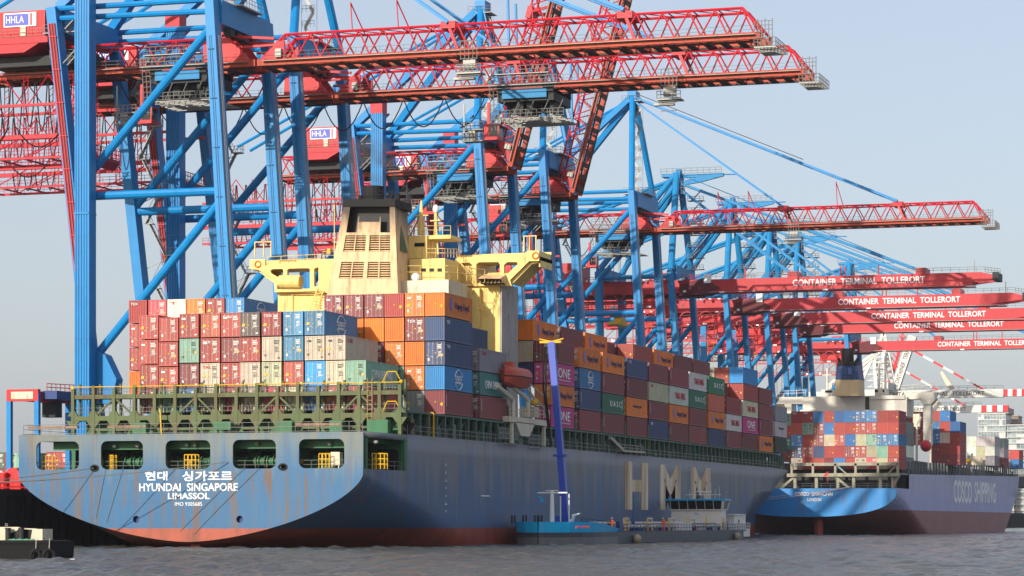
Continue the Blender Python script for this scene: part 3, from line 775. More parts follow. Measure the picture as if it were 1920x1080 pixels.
for i in(1,3):
    for j in(1,3):
        l=MB()
        for k in range(7):
            v0=vcuts[j]+(vcuts[j+1]-vcuts[j])*(k+.1)/7; v1=v0+(vcuts[j+1]-vcuts[j])*.62/7
            a=quad(ucut[i]+.005,ucut[i+1]-.005,v0,v1); a=[a[0],a[1],(a[2][0],a[2][1]+.3,a[2][2]),(a[3][0],a[3][1]+.3,a[3][2])]
            l.add(a,[(0,1,2,3)])
        c=(ucut[i]+ucut[i+1])/2; l.add(quad(c-.008,c+.008,vcuts[j],vcuts[j+1],-.03),[(0,1,2,3)])
        l.build('louvre',YELP,fn)
BK=paint('sooty_black',(.012,.012,.013),.75,dirt=.3)
m=MB(); top=[(p[0],p[1],p[2]) for p in ft]
m.prism([(ft[0][0]-.1,f0-.12,ft[0][2]-.25),(ft[1][0]+.1,f0-.12,ft[1][2]-.25),(ft[1][0]+.1,f0-.12,ft[1][2]+.75),(ft[0][0]-.1,f0-.12,ft[0][2]+.75)],(0,6.5,0))
cx=AX(700,335); zt=ft[0][2]
m.tube((cx,335,zt),(cx,335,AZ(350,cx,335)),1.45,18); m.tube((cx,335,AZ(350,cx,335)),(cx,335,AZ(350,cx,335)-.05),1.2,18)
for d in (-2.2,2.2,3.1): m.tube((cx+d,336,zt),(cx+d,336,zt+1.6),.3,8)
m.build('exhaust_stack',BK,fn)
m=MB(); m.rail([(ft[0][0],f0,zt+.7),(ft[1][0],f0,zt+.7)],.9,.03,.8); m.build('funnel_rail',DARK,fn)
a,b,c,d=[Vector(p) for p in (fb[1],fb[2],ft[2],ft[1])]
def sfc(u,v): return (a+(b-a)*u)*(1-v)+(d+(c-d)*u)*v
nrm=(b-a).cross(d-a).normalized()
m=MB(); m.prism([tuple(sfc(.28,.585)-nrm*-.04),tuple(sfc(.80,.54)+nrm*.04),tuple(sfc(.42,.80)+nrm*.04)],tuple(nrm*.03)); m.build('funnel_mark',paint('mark_green',(.06,.16,.10),.6),fn)
# masts, domes, rails on the bridge roof
m=MB(); x=AX(790,341)
m.tube((x,341,AZ(440,x,341)),(x,341,AZ(376,x,341)),.55,6,.12); m.box(x-1.0,x+1.0,340.8,341.2,AZ(405,x,341),AZ(403,x,341)); m.box(x-.9,x+.5,340.8,341.2,AZ(421,x,341),AZ(419,x,341))
x2=AX(817,341); m.tube((x2,341,AZ(445,x2,341)),(x2,341,AZ(400,x2,341)),.22,6); m.box(x2-.7,x2+.7,340.7,341.3,AZ(415,x2,341),AZ(413,x2,341))
for s in(-1,1): m.bar((x2+s*.5,340.5,AZ(478,x2,341)),(x2+s*.1,341,AZ(425,x2,341)),.16)
pbox(m,800,845,440,447,339.5,344); m.tube((AX(627,340),340,AZ(485,-134,340)),(AX(627,340),340,AZ(385,-134,340)),.08,5)
m.rail([(AX(766,339),339,AZ(441,-122,339)),(AX(800,339),339,AZ(441,-120,339)),(AX(845,341),341,AZ(441,-117,341))],1.2,.045,1)
m.rail([(AX(745,337),335,AZ(524,-125,335)),(AX(841,335),335,AZ(524,-117,335)),(AX(880,335),341.5,AZ(524,-117,335))],1.7,.045,1.6)
m.rail([(AX(800,338.2),338.2,AZ(484,-121,338)),(AX(834,338.2),338.2,AZ(484,-118,338)),(AX(862,344),344,AZ(484,-116,344))],1.2,.045,1)
m.rail([(AX(502,344.5),344.6,zt*0+AZ(497,-143,345)),(AX(600,344.5),344.6,AZ(492,-135,345))],1.1,.045,1.8)
m.rail([(AX(605,344.5),344.6,AZ(487,-135,345)),(AX(634,344.5),344.6,AZ(487,-133,345))],1.1,.045,1.2)
for pa,pb in (((478,482),(484,462)),((1005,471),(1000,452))):
    xx=AX(pa[0],345); zz=AZ(pa[1],xx,345)
    for d in (0,1.3,2.4): m.tube((xx+d*(1 if pa[0]<600 else -.7),345,zz),(xx+d*(1 if pa[0]<600 else -.7),345,zz+2.1),.1,5)
    m.box(xx-(0 if pa[0]<600 else 1.8),xx+(2.5 if pa[0]<600 else .1),344.9,345.1,zz+2.0,zz+2.12)
m.build('mast_and_rails',YEL,ship)
m=MB(); m.ellipsoid((x2,341,AZ(392,x2,341)),(.42,.42,.6),12,8); xd=AX(776,334.8); m.ellipsoid((xd,335.6,AZ(519,xd,335)),(.6,.6,.6),14,8)
m.build('radar_dome',SIGNW,ship)
for px in (482,1003):
    m=MB(); xx=AX(px,344); zz=AZ(495 if px<600 else 479,xx,344)
    for k in range(14):
        a1,b1=R(k*25.7),R(k*25.7+25.7); m.tube((xx+.42*math.cos(a1),344.3,zz+.42*math.sin(a1)),(xx+.42*math.cos(b1),344.3,zz+.42*math.sin(b1)),.10,5)
    m.build('lifebuoy',ORNG,ship)
m=MB(); m.box(AX(608,343),AX(614,343),344,344.4,AZ(475,-135,344),AZ(466,-135,344)); m.build('fog_signal_box',SYEL,ship)
m=MB()   # stairs on the aft face
for (pa,pb) in (((600,545),(580,600)),((855,492),(893,530))):
    A=Vector(PY(pa[0],pa[1],344)); B=Vector(PY(pb[0],pb[1],344)); d=Vector((.5,0,0)) if pa[0]<700 else Vector((0,0,.5))
    for s in (-1,1): m.bar(tuple(A+d*s),tuple(B+d*s),.12)
    for k in range(12):
        p=A+(B-A)*k/11; m.tube(tuple(p-d),tuple(p+d),.06,4)
m.rail([PY(540,600,344.2),PY(615,597,344.2)],1.1,.04,1.2); m.rail([PY(893,590,344),PY(912,592,344)],1.3,.06,.7)
m.path([PY(548,600,344.8),PY(548,552,344.8),PY(600,552,344.8)],.07,5)
m.build('outside_stair',YEL,ship)
# davit platform under the lifeboat (starboard)
XD=XC+22.0
def sp(px,py,X=XD): Y=AY(px,X); return (X,Y,AZ(py,X,Y))
m=MB()
a=sp(955,790); b=sp(1030,800); m.box(XD-3,XD,a[1],b[1],AZ(796,XD,345)+.1,AZ(784,XD,345))
c=sp(975,800)[1]; e=sp(995,800)[1]; zc=AZ(796,XD,345)
m.prism([(XD,c-2,zc+.2),(XD,c+.5,zc-1.6),(XD,e-.5,zc-1.6),(XD,e+2,zc+.2)],(-2.5,0,0))
for px in (962,990):
    m.path([sp(px,782),sp(px,750),sp(px-8,742),sp(px-30,724)],.3,6)
m.path([sp(985,722),sp(1008,758)],.22,6); m.path([sp(992,718),sp(1022,745),sp(1022,783)],.12,5); m.path([sp(1008,752),sp(1030,775)],.16,5)
m.box(XD-2.5,XD-.5,sp(1008,790)[1],sp(1018,790)[1],zc+1.2,zc+2.6); m.rail([sp(956,784),sp(1030,786)],1.2,.05,1.3)
for px in (962,1022): m.box(XD-.4,XD,sp(px,800)[1]-.25,sp(px,800)[1]+.25,13.4,zc)
m.build('davit',CREAM,ship)
m=MB(); m.box(XD-2,XD-1.0,c,e,13.3,zc-1.4); m.rail([(XD-.3,sp(940,800)[1],13.9),(XD-.3,sp(975,800)[1],13.9)],1.4,.06,.6,3); m.rail([(XD-.3,sp(996,800)[1],13.6),(XD-.3,sp(1018,800)[1],13.6)],1.2,.06,.6,3)
m.build('embarkation_rack',GALV,ship)
m=MB(); x,y,zz=sp(1002,755); m.ellipsoid((x,y,zz),(.5,.9,.5),10,8); m.build('davit_winch',SYEL,ship)
# mooring ropes hang from the ship
m=MB()
def rope(p,q,sag,r=.05,n=14):
    p=Vector(p);q=Vector(q); pts=[]
    for i in range(n+1):
        t=i/n; v=p+(q-p)*t; v.z-=sag*4*t*(1-t); pts.append(tuple(v))
    m.path(pts,r,5)
rope((AX(179,284),283.6,9.3),(-156,262,7.1),.5); rope((AX(430,284),283.6,9.9),(-158,258,7.3),.9); rope((AX(330,284),283.6,9.2),(-158,250,6.9),.7)
rope((AX(460,284),283.55,9.2),(AX(340,284),283.7,2.0),-.1,.03); rope((AX(488,284),283.55,9.2),(AX(365,284),283.7,1.6),-.1,.03); rope((AX(200,284),283.6,9.2),(AX(182,284),283.7,3.5),0,.03); rope((AX(232,284),283.6,9.2),(AX(202,284),283.7,3.0),0,.03)
m.build('mooring_rope',paint('rope_grey',(.20,.19,.17),.8),ship)
# lifeboat: a thing of its own
lb=empty('lifeboat',sp(968,712),'enclosed orange red lifeboat hanging in the cream davits on the near ship','lifeboat')
x,y,zz=sp(968,708)
m=MB(); L=5.2
rowsL=[]
for i in range(15):
    t=-1+2*i/14; b=1.45*(1-abs(t)**3)**.6+.02; rowsL.append((y+t*L,[(0,zz-1.5+.7*abs(t)**3),(b*.6,zz-1.3+.6*abs(t)**3),(b,zz-.2),(b*1.05,zz+.05)]))
loft(m,rowsL,x); m.build('boat_hull',LIFE,lb)
m=MB(); loft(m,[(yy,[(P[3][0],zz+.05),(P[3][0]*.9,zz+.7),(P[3][0]*.45,zz+1.25),(0,zz+1.35)]) for yy,P in rowsL],x); m.box(x-.6,x+.6,y-3.6,y-2.0,zz+1.1,zz+1.9); m.build('canopy',LIFE,lb)
m=MB(); 
for i in range(14): 
    a=rowsL[i];b=rowsL[i+1]; m.tube((x+a[1][3][0],a[0],zz),(x+b[1][3][0],b[0],zz),.09,5)
m.build('fender_strip',DARK,lb)
# ---------------------------------------------------------------- deck cargo of the near ship
TZ=[16.32+3.02*k for k in range(7)]
def ordw(k): return ORD[k]
G0='containers in the stern stack of the near ship'
Y0=300.0
cxs0=[AX(p,Y0) for p in (278.8,315.6,354.4,394.5,432.8,469.3,509.5,550,590,628.7,667.5)]
# rows listed from the top; letter d=door end aft, w=plain end
ST0=[  # column: (t4,t3,t2,t1)
 ('red d','red d','red d','maroon d'),('red d','red d','red d','pale green d'),('red d','pale green d','maroon d','blue d'),('rust red d','red d','cream d','cream d'),
 ('red d','maroon d','red d','red d'),('brown grey d','red d','cream d','cream d'),('dark red d','cream d','cream d','pink red d'),('steel blue d','steel blue d','rust red d','cream d'),
 ('steel blue d','cream d','bright blue d','blue d'),(None,'cream d','cream d','rust red d'),(None,None,'pale green d','red d')]
SIDE0={(8,3):'cosco',(9,2):'small red',(10,1):'china',(10,0):'plain'}
TXT0={(3,2):'TEX',(6,3):'TEX',(4,3):'CAI',(0,3):'',(3,1):'TAL'}
TN=['lowest','second lowest','third','top','top']
OFF0=[-.05,-.38,0,0,-.02,0,.06,.04,.04,.02,.03]
SIDECOL={(8,3):'navy',(9,2):'grey',(10,1):'teal',(10,0):'maroon'}
for c,col in enumerate(ST0):
    for k,e in enumerate(col):
        if not e: continue
        t=3-k; color,dr=e.rsplit(' ',1)
        container(color,cxs0[c],Y0,TZ[t]+min(0,OFF0[c])*(t>0)*1.0,f'{color} container, {ordw(c+1)} column from left, {TN[t]} tier, near ship\'s stern stack',G0,dr=='d',11.2,SIDE0.get((c,t)),TXT0.get((c,t)))
# second bay, taller, seen above and right of the stern stack
G1='containers in the second bay of the near ship'
Y1=313.6; X0=-149.42; PT=2.67
B1={0:['','orange w','red d','red d','red w'],1:['','','','','pink red d'],2:['','','','','white w'],3:['','','','','orange d'],4:['','','','','red d'],5:['','','','','bright blue d'],
 10:['','','','orange w','maroon d'],11:['','','maroon d','orange w','maroon d'],12:['','','maroon d','orange w','maroon d'],13:['','pale green d','orange d','orange w','red w'],14:['grey d','orange d','orange w','maroon d','orange d'],15:['maroon w','bright blue w','navy d','navy w','orange w']}
for c,col in B1.items():
    for t,e in enumerate(col):
        if not e: continue
        color,dr=e.rsplit(' ',1)
        sd={(15,4):'hapag',(15,1):'cosco',(15,0):'plain',(5,4):'cosco',(15,3):'small white',(15,2):'small white'}.get((c,t))
        n=f'{color} container, column {c+1} from port, {["lowest","second","third","fourth","top"][t]} tier of the near ship\'s second bay'
        container(color,X0+PT*(c+.5),Y1,TZ[t],n,G1,dr=='d',10.9,sd,{(0,4):'TEX',(14,3):'TEX',(2,4):'T'}.get((c,t)))
# starboard bays; outer column listed from the bottom, then pieces further inboard
G2='containers in the starboard side stacks of the near ship'
BAYS=[(327.3,338.7),(359.4,371),(373.8,385),(386.2,398.6),(400.3,412.7),(413.8,426.2),(427.4,440.2),(441,453.5),(455.1,467.5),(469.2,481.2),(482.4,495.3),(496.7,508.8)]
S='hapag'
SB=[ # (outer tiers), {(inboard,tier):..}
 (['maroon','teal/china','grey/small red'],{(1,3):'navy'}),
 (['magenta w/one','orange d/hapag','magenta d/one','maroon d'],{(1,4):'orange w/hapag',(1,3):'cream w',(1,2):'navy w',(2,4):'maroon d'}),
 (['maroon','navy','blue/cosco','orange/hapag'],{(1,4):'maroon d'}),
 (['maroon','green/uasc','maroon/plain','orange/hapag'],{(1,4):'orange/hapag'}),
 (['maroon','orange/hapag small','maroon','navy/small white'],{(2,4):'maroon'}),
 (['navy/small white','maroon','cream/small red','maroon'],{(1,4):'red w/plain',(2,4):'maroon'}),
 (['maroon','orange/hapag','white/yang','maroon'],{(1,4):'orange/hapag'}),
 (['maroon','maroon','green/uasc','white/yang'],{(1,4):'maroon d'}),
 (['navy','orange/hapag','rust red','green/uasc'],{(1,4):'maroon d'}),
 (['maroon','white/yang','dark red'],{(1,3):'maroon'}),
 (['maroon','magenta/one','cream/yang','red w'],{(0,4):'bright blue w/plain',(1,4):'red w',(2,4):'cream d',(1,3):'red w'}),
 (['orange/hapag','maroon','maroon','maroon'],{(1,3):'maroon'})]
BN=['abaft the lifeboat','just forward of the lifeboat']+[f'{ORD[k]} stack forward of the lifeboat' for k in range(2,12)]
TN5=['lowest tier','second tier','third tier','fourth tier','fifth tier']
def parse(e):
    sd=None
    if '/' in e: e,sd=e.split('/')
    dr=True
    if e.endswith(' w'): e=e[:-2]; dr=False
    elif e.endswith(' d'): e=e[:-2]
    return e,dr,sd
for b,((ya,yb),(outer,inn)) in enumerate(zip(BAYS,SB)):
    L=yb-ya
    for t,e in enumerate(outer):
        c,dr,sd=parse(e); container(c,-106.7-CW/2,ya,TZ[t],f'{c} container, {TN5[t]}, outer column, {BN[b]}',G2,dr,L,sd or ('plain' if (b+t)%3==0 else None),detail=2 if b<3 else 1)
    for (i,t),e in inn.items():
        c,dr,sd=parse(e); container(c,-106.7-CW/2-PT*i,ya,TZ[t],f'{c} container, {TN5[t]}, column {i+1} inboard, {BN[b]}' ,G2,dr,L,sd,detail=2 if b<3 else 1)
# forward end stacks beyond
for k,(c,t,sd) in enumerate((('black green',0,None),('white',1,'hapag small'),('grey',2,None))):
    container(c,-106.7-CW/2,511.3,TZ[t]+.2,f'{c} container, {TN5[t]} of the foremost starboard stack near the bow',G2,False,11,sd,detail=1)
# guide posts between the side bays
for (ya,yb) in BAYS:
    y=yb+.1; m=MB(); m.box(-107.0,-106.6,y+.1,y+.5,13.4,18.4); m.box(-109.6,-109.2,y+.1,y+.5,13.4,19.2); m.box(-109.2,-107,y+.15,y+.4,16.3,16.6); m.build('cell_guide',GREEN,ship)
# inboard mass of cargo between bridge and bow, one tier seen over the rail line
# ================================================================ SECOND SHIP
XC2=-116.0; 
ship2=empty('container_ship',(XC2,590,0),'second container ship, bright blue transom and lilac grey side, moored ahead of the larger ship','container ship')
SH2=[(590,20,10.2,4.1,2.5),(600,20,8.5,2.4,2.2),(612,20,5.5,-.5,1.9),(630,20,2,-5,2.0),(655,20,-3,-9,2.3),(690,20,-6,-10,2.5),(750,20,-6,-10,2.5),(775,20,-1,-10,2.0),(800,19.6,6,-10,1.5),(820,18.5,10,-10,1.25),(840,14.5,10,-10,1.05),(857,8,10,-10,.9),(870,.2,10,-10,.8)]
h=MB(); loft(h,[(r[0],sect(r[1],r[2],r[3],r[4],10.4)) for r in interp_rows(SH2,4)],XC2)
def top2(Y): return 13.7+(Y-605)*.0133
rows=interp_rows([(607,20,20),(775,20,20),(800,19.6,20),(820,18.5,19.6),(840,14.5,17),(857,8,12),(870,.2,4.5),(876,.1,.1)],4)
loft(h,[(r[0],[(r[1],10.4),((r[1]+r[2])/2,12),(r[2],top2(r[0])),(max(0,r[2]-.5),top2(r[0])),(0,top2(r[0])-.1)]) for r in rows],XC2)
h.build('hull',HULLS,ship2)
P=sect(20,10.2,4.1,2.5,10.4,K=24)
m=MB(); m.prism([(XC2+x,590.3,z) for x,z in P]+[(XC2-x,590.3,z) for x,z in reversed(P[1:])],(0,-.4,0)); m.build('transom',HULLC,ship2)
m=MB(); m.tube((AX(1535,594),594,-2),(AX(1535,594),594,4.5),1.0,10); m.build('rudder',paint('rudder_red_far',(.35,.06,.05),.6),ship2)
def t2(txt,a,b,c,d,X=None): tlet(txt,a,b,c,d,589.8,SIGNW,ship2,.02)
t2('COSCO  SHANGHAI',1490,1561,922.5,930); t2('LONDON',1514,1540,934,940)
def s2(txt,px0,px1,z,hh,X=-95.95): slet(txt,px0,px1,z,hh,(MATS.get('hull_letter_white') or paint('hull_letter_white',(.85,.85,.85),.6,dirt=.2)),ship2,X,bold=.03)
s2('COSCO',1788,1822,10.6,5.9); s2('SHIPPING',1827,1867,10.9,5.7)
# lashing bridge (cream frame)
YL=592.5
CF=paint('frame_grey_cream',(.34,.33,.25),.6,dirt=.4,rust=.5)
m=MB(); xs2=[AX(p,YL) for p in (1484,1524,1566,1604,1646,1683)]
za,zb_,zc_=AZ(869,-108,YL),AZ(888,-108,YL),AZ(892,-108,YL)
m.box(xs2[0],xs2[-1],YL,YL+2,za-.5,za+.2); m.box(xs2[0]-1,xs2[-1]+.3,YL-.3,YL+2,zc_-.2,zb_+.1)
for x in xs2: m.box(x-.25,x+.25,YL,YL+.6,zb_,za)
for p in (1490,1530,1570,1600,1650,1674): x=AX(p,YL); m.box(x-.35,x+.35,YL+.3,YL+1,10.4,zc_)
m.bar((xs2[0]-2.6,YL+.5,10.4),(xs2[0]+.8,YL+.5,zc_),.5); m.bar((xs2[2]+3.2,YL+.5,10.4),(xs2[2]-.3,YL+.5,zc_),.5); m.bar((xs2[2]+.2,YL+.4,za-.3),(xs2[2]+2.4,YL+.4,zb_),.3); m.bar((xs2[-1]+.2,YL+.5,zc_),(xs2[-1]-1.2,YL+.5,10.4),.5); m.bar((xs2[-2]+2.3,YL+.4,zb_),(xs2[-1]-.2,YL+.4,za-.3),.3)
m.box(xs2[-1]-.3,xs2[-1]+.2,YL,606,zb_-.2,zb_+.1)
m.build('lashing_bridge',CF,ship2)
m=MB(); m.box(XC2-19.5,XC2+18.5,598,598.4,10.4,16.2); m.box(XC2-19.8,XC2+19.2,607,607.6,10.4,13.6); m.box(XC2-19,XC2+19.8,590.4,607,10.2,10.38)
m.box(XC2+15.5,XC2+18.4,607,860,13.5,17.2); m.build('dark_coaming',paint('coaming_far',(.04,.045,.045),.7),ship2)
m=MB(); m.rail([(XC2-19.8,590.4,10.4),(XC2+19.8,590.4,10.4)],1.1,.04,2,1); m.rail([(-96.2,612,14.2),(-96.2,800,16.4)],1.2,.05,3,1)
y=608
while y<830: m.box(-96.5,-96.1,y,y+.5,top2(y),top2(y)+2.9); y+=5
m.build('deck_fittings',paint('fitting_grey',(.16,.17,.17),.6),ship2)
# superstructure
YS=645
def sbox(mb,a,b,c,d,Y0_,Y1_): pbox(mb,a,b,c,d,Y0_,Y1_)
WC=paint('bridge_white',(.66,.63,.55),.5,dirt=.2)
m=MB(); sbox(m,1505,1630,742,772,640,650); sbox(m,1545,1700,744,780,641,652); sbox(m,1625,1696,741,748,640.5,642)
sbox(m,1460,1508,744,757,643,648); 
sbox(m,1696,1752,735,748,643,648); sbox(m,1731,1745,748,835,643.5,647)
m.prism([PY(1470,757,643),PY(1484,757,643),PY(1484,775,643),PY(1476,775,643)],(0,4,0)); m.prism([PY(1722,748,643),PY(1755,748,643),PY(1745,758,643),PY(1731,758,643)],(0,4,0))
sbox(m,1640,1662,728,745,648,652); sbox(m,1540,1560,730,744,646,650); sbox(m,1500,1530,768,780,639,645)
for px,t_ in ((1551,690),(1660,668),(1648,680)): x=AX(px,648); m.tube((x,648,AZ(745,x,648)),(x,648,AZ(t_,x,648)),.3,5); m.box(x-1.2,x+1.2,647.8,648.2,AZ(t_+14,x,648),AZ(t_+12,x,648))
m.rail([PY(1462,744,643),PY(1510,742,643)],1.4,.07,2); m.rail([PY(1690,735,643),PY(1752,728,643)],1.4,.07,2)
m.build('bridge_superstructure',WC,ship2)
m=MB(); sbox(m,1622,1630,744,768,639.9,640); sbox(m,1640,1648,731,735,647.9,648)
sbox(m,1655,1661,731,735,647.9,648); sbox(m,1547,1560,732,736,645.9,646); m.build('window',GLASS,ship2)
def taper(mb,pa,pb,Y0_,Y1_,sh=0):
    (a,b,y1),(c,d,y0)=pa,pb
    A=[PY(a,y1,Y0_),PY(b,y1,Y0_)]; Bt=[PY(c,y0,Y0_),PY(d,y0,Y0_)]
    zlo,zhi=A[0][2],Bt[0][2]
    mb.add([A[0],A[1],(A[1][0],Y1_,zlo),(A[0][0],Y1_,zlo),Bt[0],Bt[1],(Bt[1][0],Y1_-.5,zhi),(Bt[0][0],Y1_-.5,zhi)],[(0,3,2,1),(4,5,6,7),(0,1,5,4),(1,2,6,5),(2,3,7,6),(3,0,4,7)])
m=MB(); taper(m,(1564,1611,742),(1567,1611,712),633,640.5); f2=m.build('funnel',paint('funnel_sand',(.62,.47,.26),.5),ship2)
m=MB(); taper(m,(1566.6,1611,712),(1569,1607,684),633,640.3); m.build('funnel_top',paint('funnel_navy',(.02,.06,.20),.5,dirt=.5),f2)
m=MB(); taper(m,(1569,1607,686),(1571,1604,678),632.9,640); m.tube(PY(1590,682,636),PY(1589,654,636),1.45,12); m.tube(PY(1576,680,635),PY(1572,672,635),.4,6); m.tube(PY(1604,680,635),PY(1609,672,635),.4,6); m.build('exhaust_stack',BK,f2)
m=MB()
for a,b,c,d in ((1579,1588,689,703),(1590,1599,689,703),(1579,1588,705,711),(1590,1599,705,711)): sbox(m,a,b,c,d,632.6,632.9)
m.build('funnel_louvre',NAVY,f2)
m=MB(); x,y,zz=-95.9,AY(1736,-95.9),0; zz=AZ(836,x,y); m.ellipsoid((x,y,zz),(1.3,2.6,1.4),14,10)
lb2=tag(m.build('lifeboat',BRIGHTRED,origin=(x,y,zz)),'small round ended orange lifeboat under the second ship\'s bridge wing','lifeboat')
m=MB()
for px in (1722,1748): m.path([(x-.4,AY(px,x),17),(x-.4,AY(px,x),AZ(800,x,y)),(x,AY(px+4,x),AZ(785,x,y))],.3,5)
sbox(m,1712,1724,776,800,628,630)
m.build('davit',CREAM,ship2)
# deck cargo of the second ship
G3='containers in the stern stack of the second ship'
YC=596.0
ed=[1483.3,1504,1525,1545,1564,1583.6,1603.5,1623.7,1644,1664,1685]
W2=[['cream w','blue d','blue d','pale green d','','','','','','']]
R_=[['dark red w','dark red w','blue w','red w','blue w','blue w','blue d','blue d','red w','dark red w'],
    ['red w','pale green d','maroon d','blue w','red w','red w','red d','red d','red w','red w'],
    ['blue d','red w','maroon d','cream w','red d','blue w','cream w','pale green d','blue d','blue d'],
    ['navy d','red d','navy w','red w','red w','maroon d','red d','cream w','pale green w','red w'],
    ['cream d','red w','red w','maroon w','blue w','red w','cream d','pink red d','cream w','red d']]
ztop=AZ(770,-108,YC); pz=2.62
for r,row in enumerate(R_):
    for c,e in enumerate(row):
        cl,dr,_=parse(e); x=(AX(ed[c],YC)+AX(ed[c+1],YC))/2
        o=container(cl,x,YC,ztop-(r+1)*pz,f'{cl} container, {ORD[c+1]} from the left, {["top","second","third","fourth","lowest"][r]} row of the second ship\'s stern stack',G3,dr,10.5,None,{(0,0):'TEX',(0,1):'TEX'}.get((r,c)),detail=2)
        o.scale=(.99,1,2.6/CH)
G4='containers along the side of the second ship'
def stack2(px0,Y,cols,rows_,ytop,label,L=11,w=2.5,pzz=2.7,sidec=None):
    x0_=AX(px0,Y); z0=AZ(ytop,x0_,Y)
    for c in range(cols):
        for r,e in enumerate(rows_[c]):
            if not e: continue
            cl,dr,_=parse(e); o=container(cl,x0_+w*(c+.5),Y,z0-(r+1)*pzz,f'{cl} container, column {c+1}, {ORD[r+1]} row down, {label}',G4,dr,L,None,None,detail=1); o.scale=(1,1,pzz/2.95)
stack2(1679,611.5,1,[['','grey w','grey w','white w','grey w']],768,'just right of second ship\'s stern stack')
stack2(1463,600,1,[['pale green d','red w','green d','maroon w']],776,'half hidden left of second ship\'s stern stack')
stack2(1743,668,3,[['red w','blue w','blue d','maroon w','maroon w'],['blue w','red w','cream w','red w','maroon w'],['blue w' if 0 else '','blue w','red w','red w','maroon w']],770,'tall bay forward of second ship\'s bridge')
stack2(1690,668,3,[['maroon d','red d','maroon d'],['red d','maroon d','red d'],['maroon d','red d','maroon w']],772,'behind second ship\'s bridge wing')
stack2(1813,742,3,[['white w','white w','cream w'],['white w','cream w','cream w'],['white w','white w','grey w']],818,'white stack near second ship\'s bow')
stack2(1849,768,2,[['grey w','white w','maroon w'],['grey w','white w','maroon w']],822,'in the grey stack behind the white one')
stack2(1878,795,2,[['red d','cream w'],['red w','blue w']],844,'at the second ship\'s bow')
m=MB()
for px in (1800,1818,1842,1868,1884): 
    Y=AY(px,-97); m.bar((-97,Y,17),(-97,Y+5,21),.4); m.box(-97.6,-97,Y,Y+.5,14.5,20.5)
m.build('lashing_frame',CF,ship2)
for px in (1815,1846,1872): Y=AY(px,-97); MB().ellipsoid((-97,Y,19),(.7,1.2,.7),8,6).build('twistlock_bin',SYEL,ship2)
m=MB()
def rope2(p,q,sag):
    p=Vector(p);q=Vector(q); m.path([tuple(p+(q-p)*i/12-Vector((0,0,sag*4*(i/12)*(1-i/12)))) for i in range(13)],.07,4)
rope2(PY(1605,911,589.5),PY(1400,940,587),.4); rope2(PY(1600,912,589.5),PY(1400,936,587),.2); m.build('mooring_rope',paint('rope_pink',(.5,.4,.42),.8),ship2)
m=MB(); m.prism([PY(1543,893,589),PY(1551,884,589),PY(1551,893,589)],(0,.1,0)); m.tube(PY(1552,905,589),PY(1553,884,589),.06,5); m.build('ensign',BRIGHTRED,ship2)
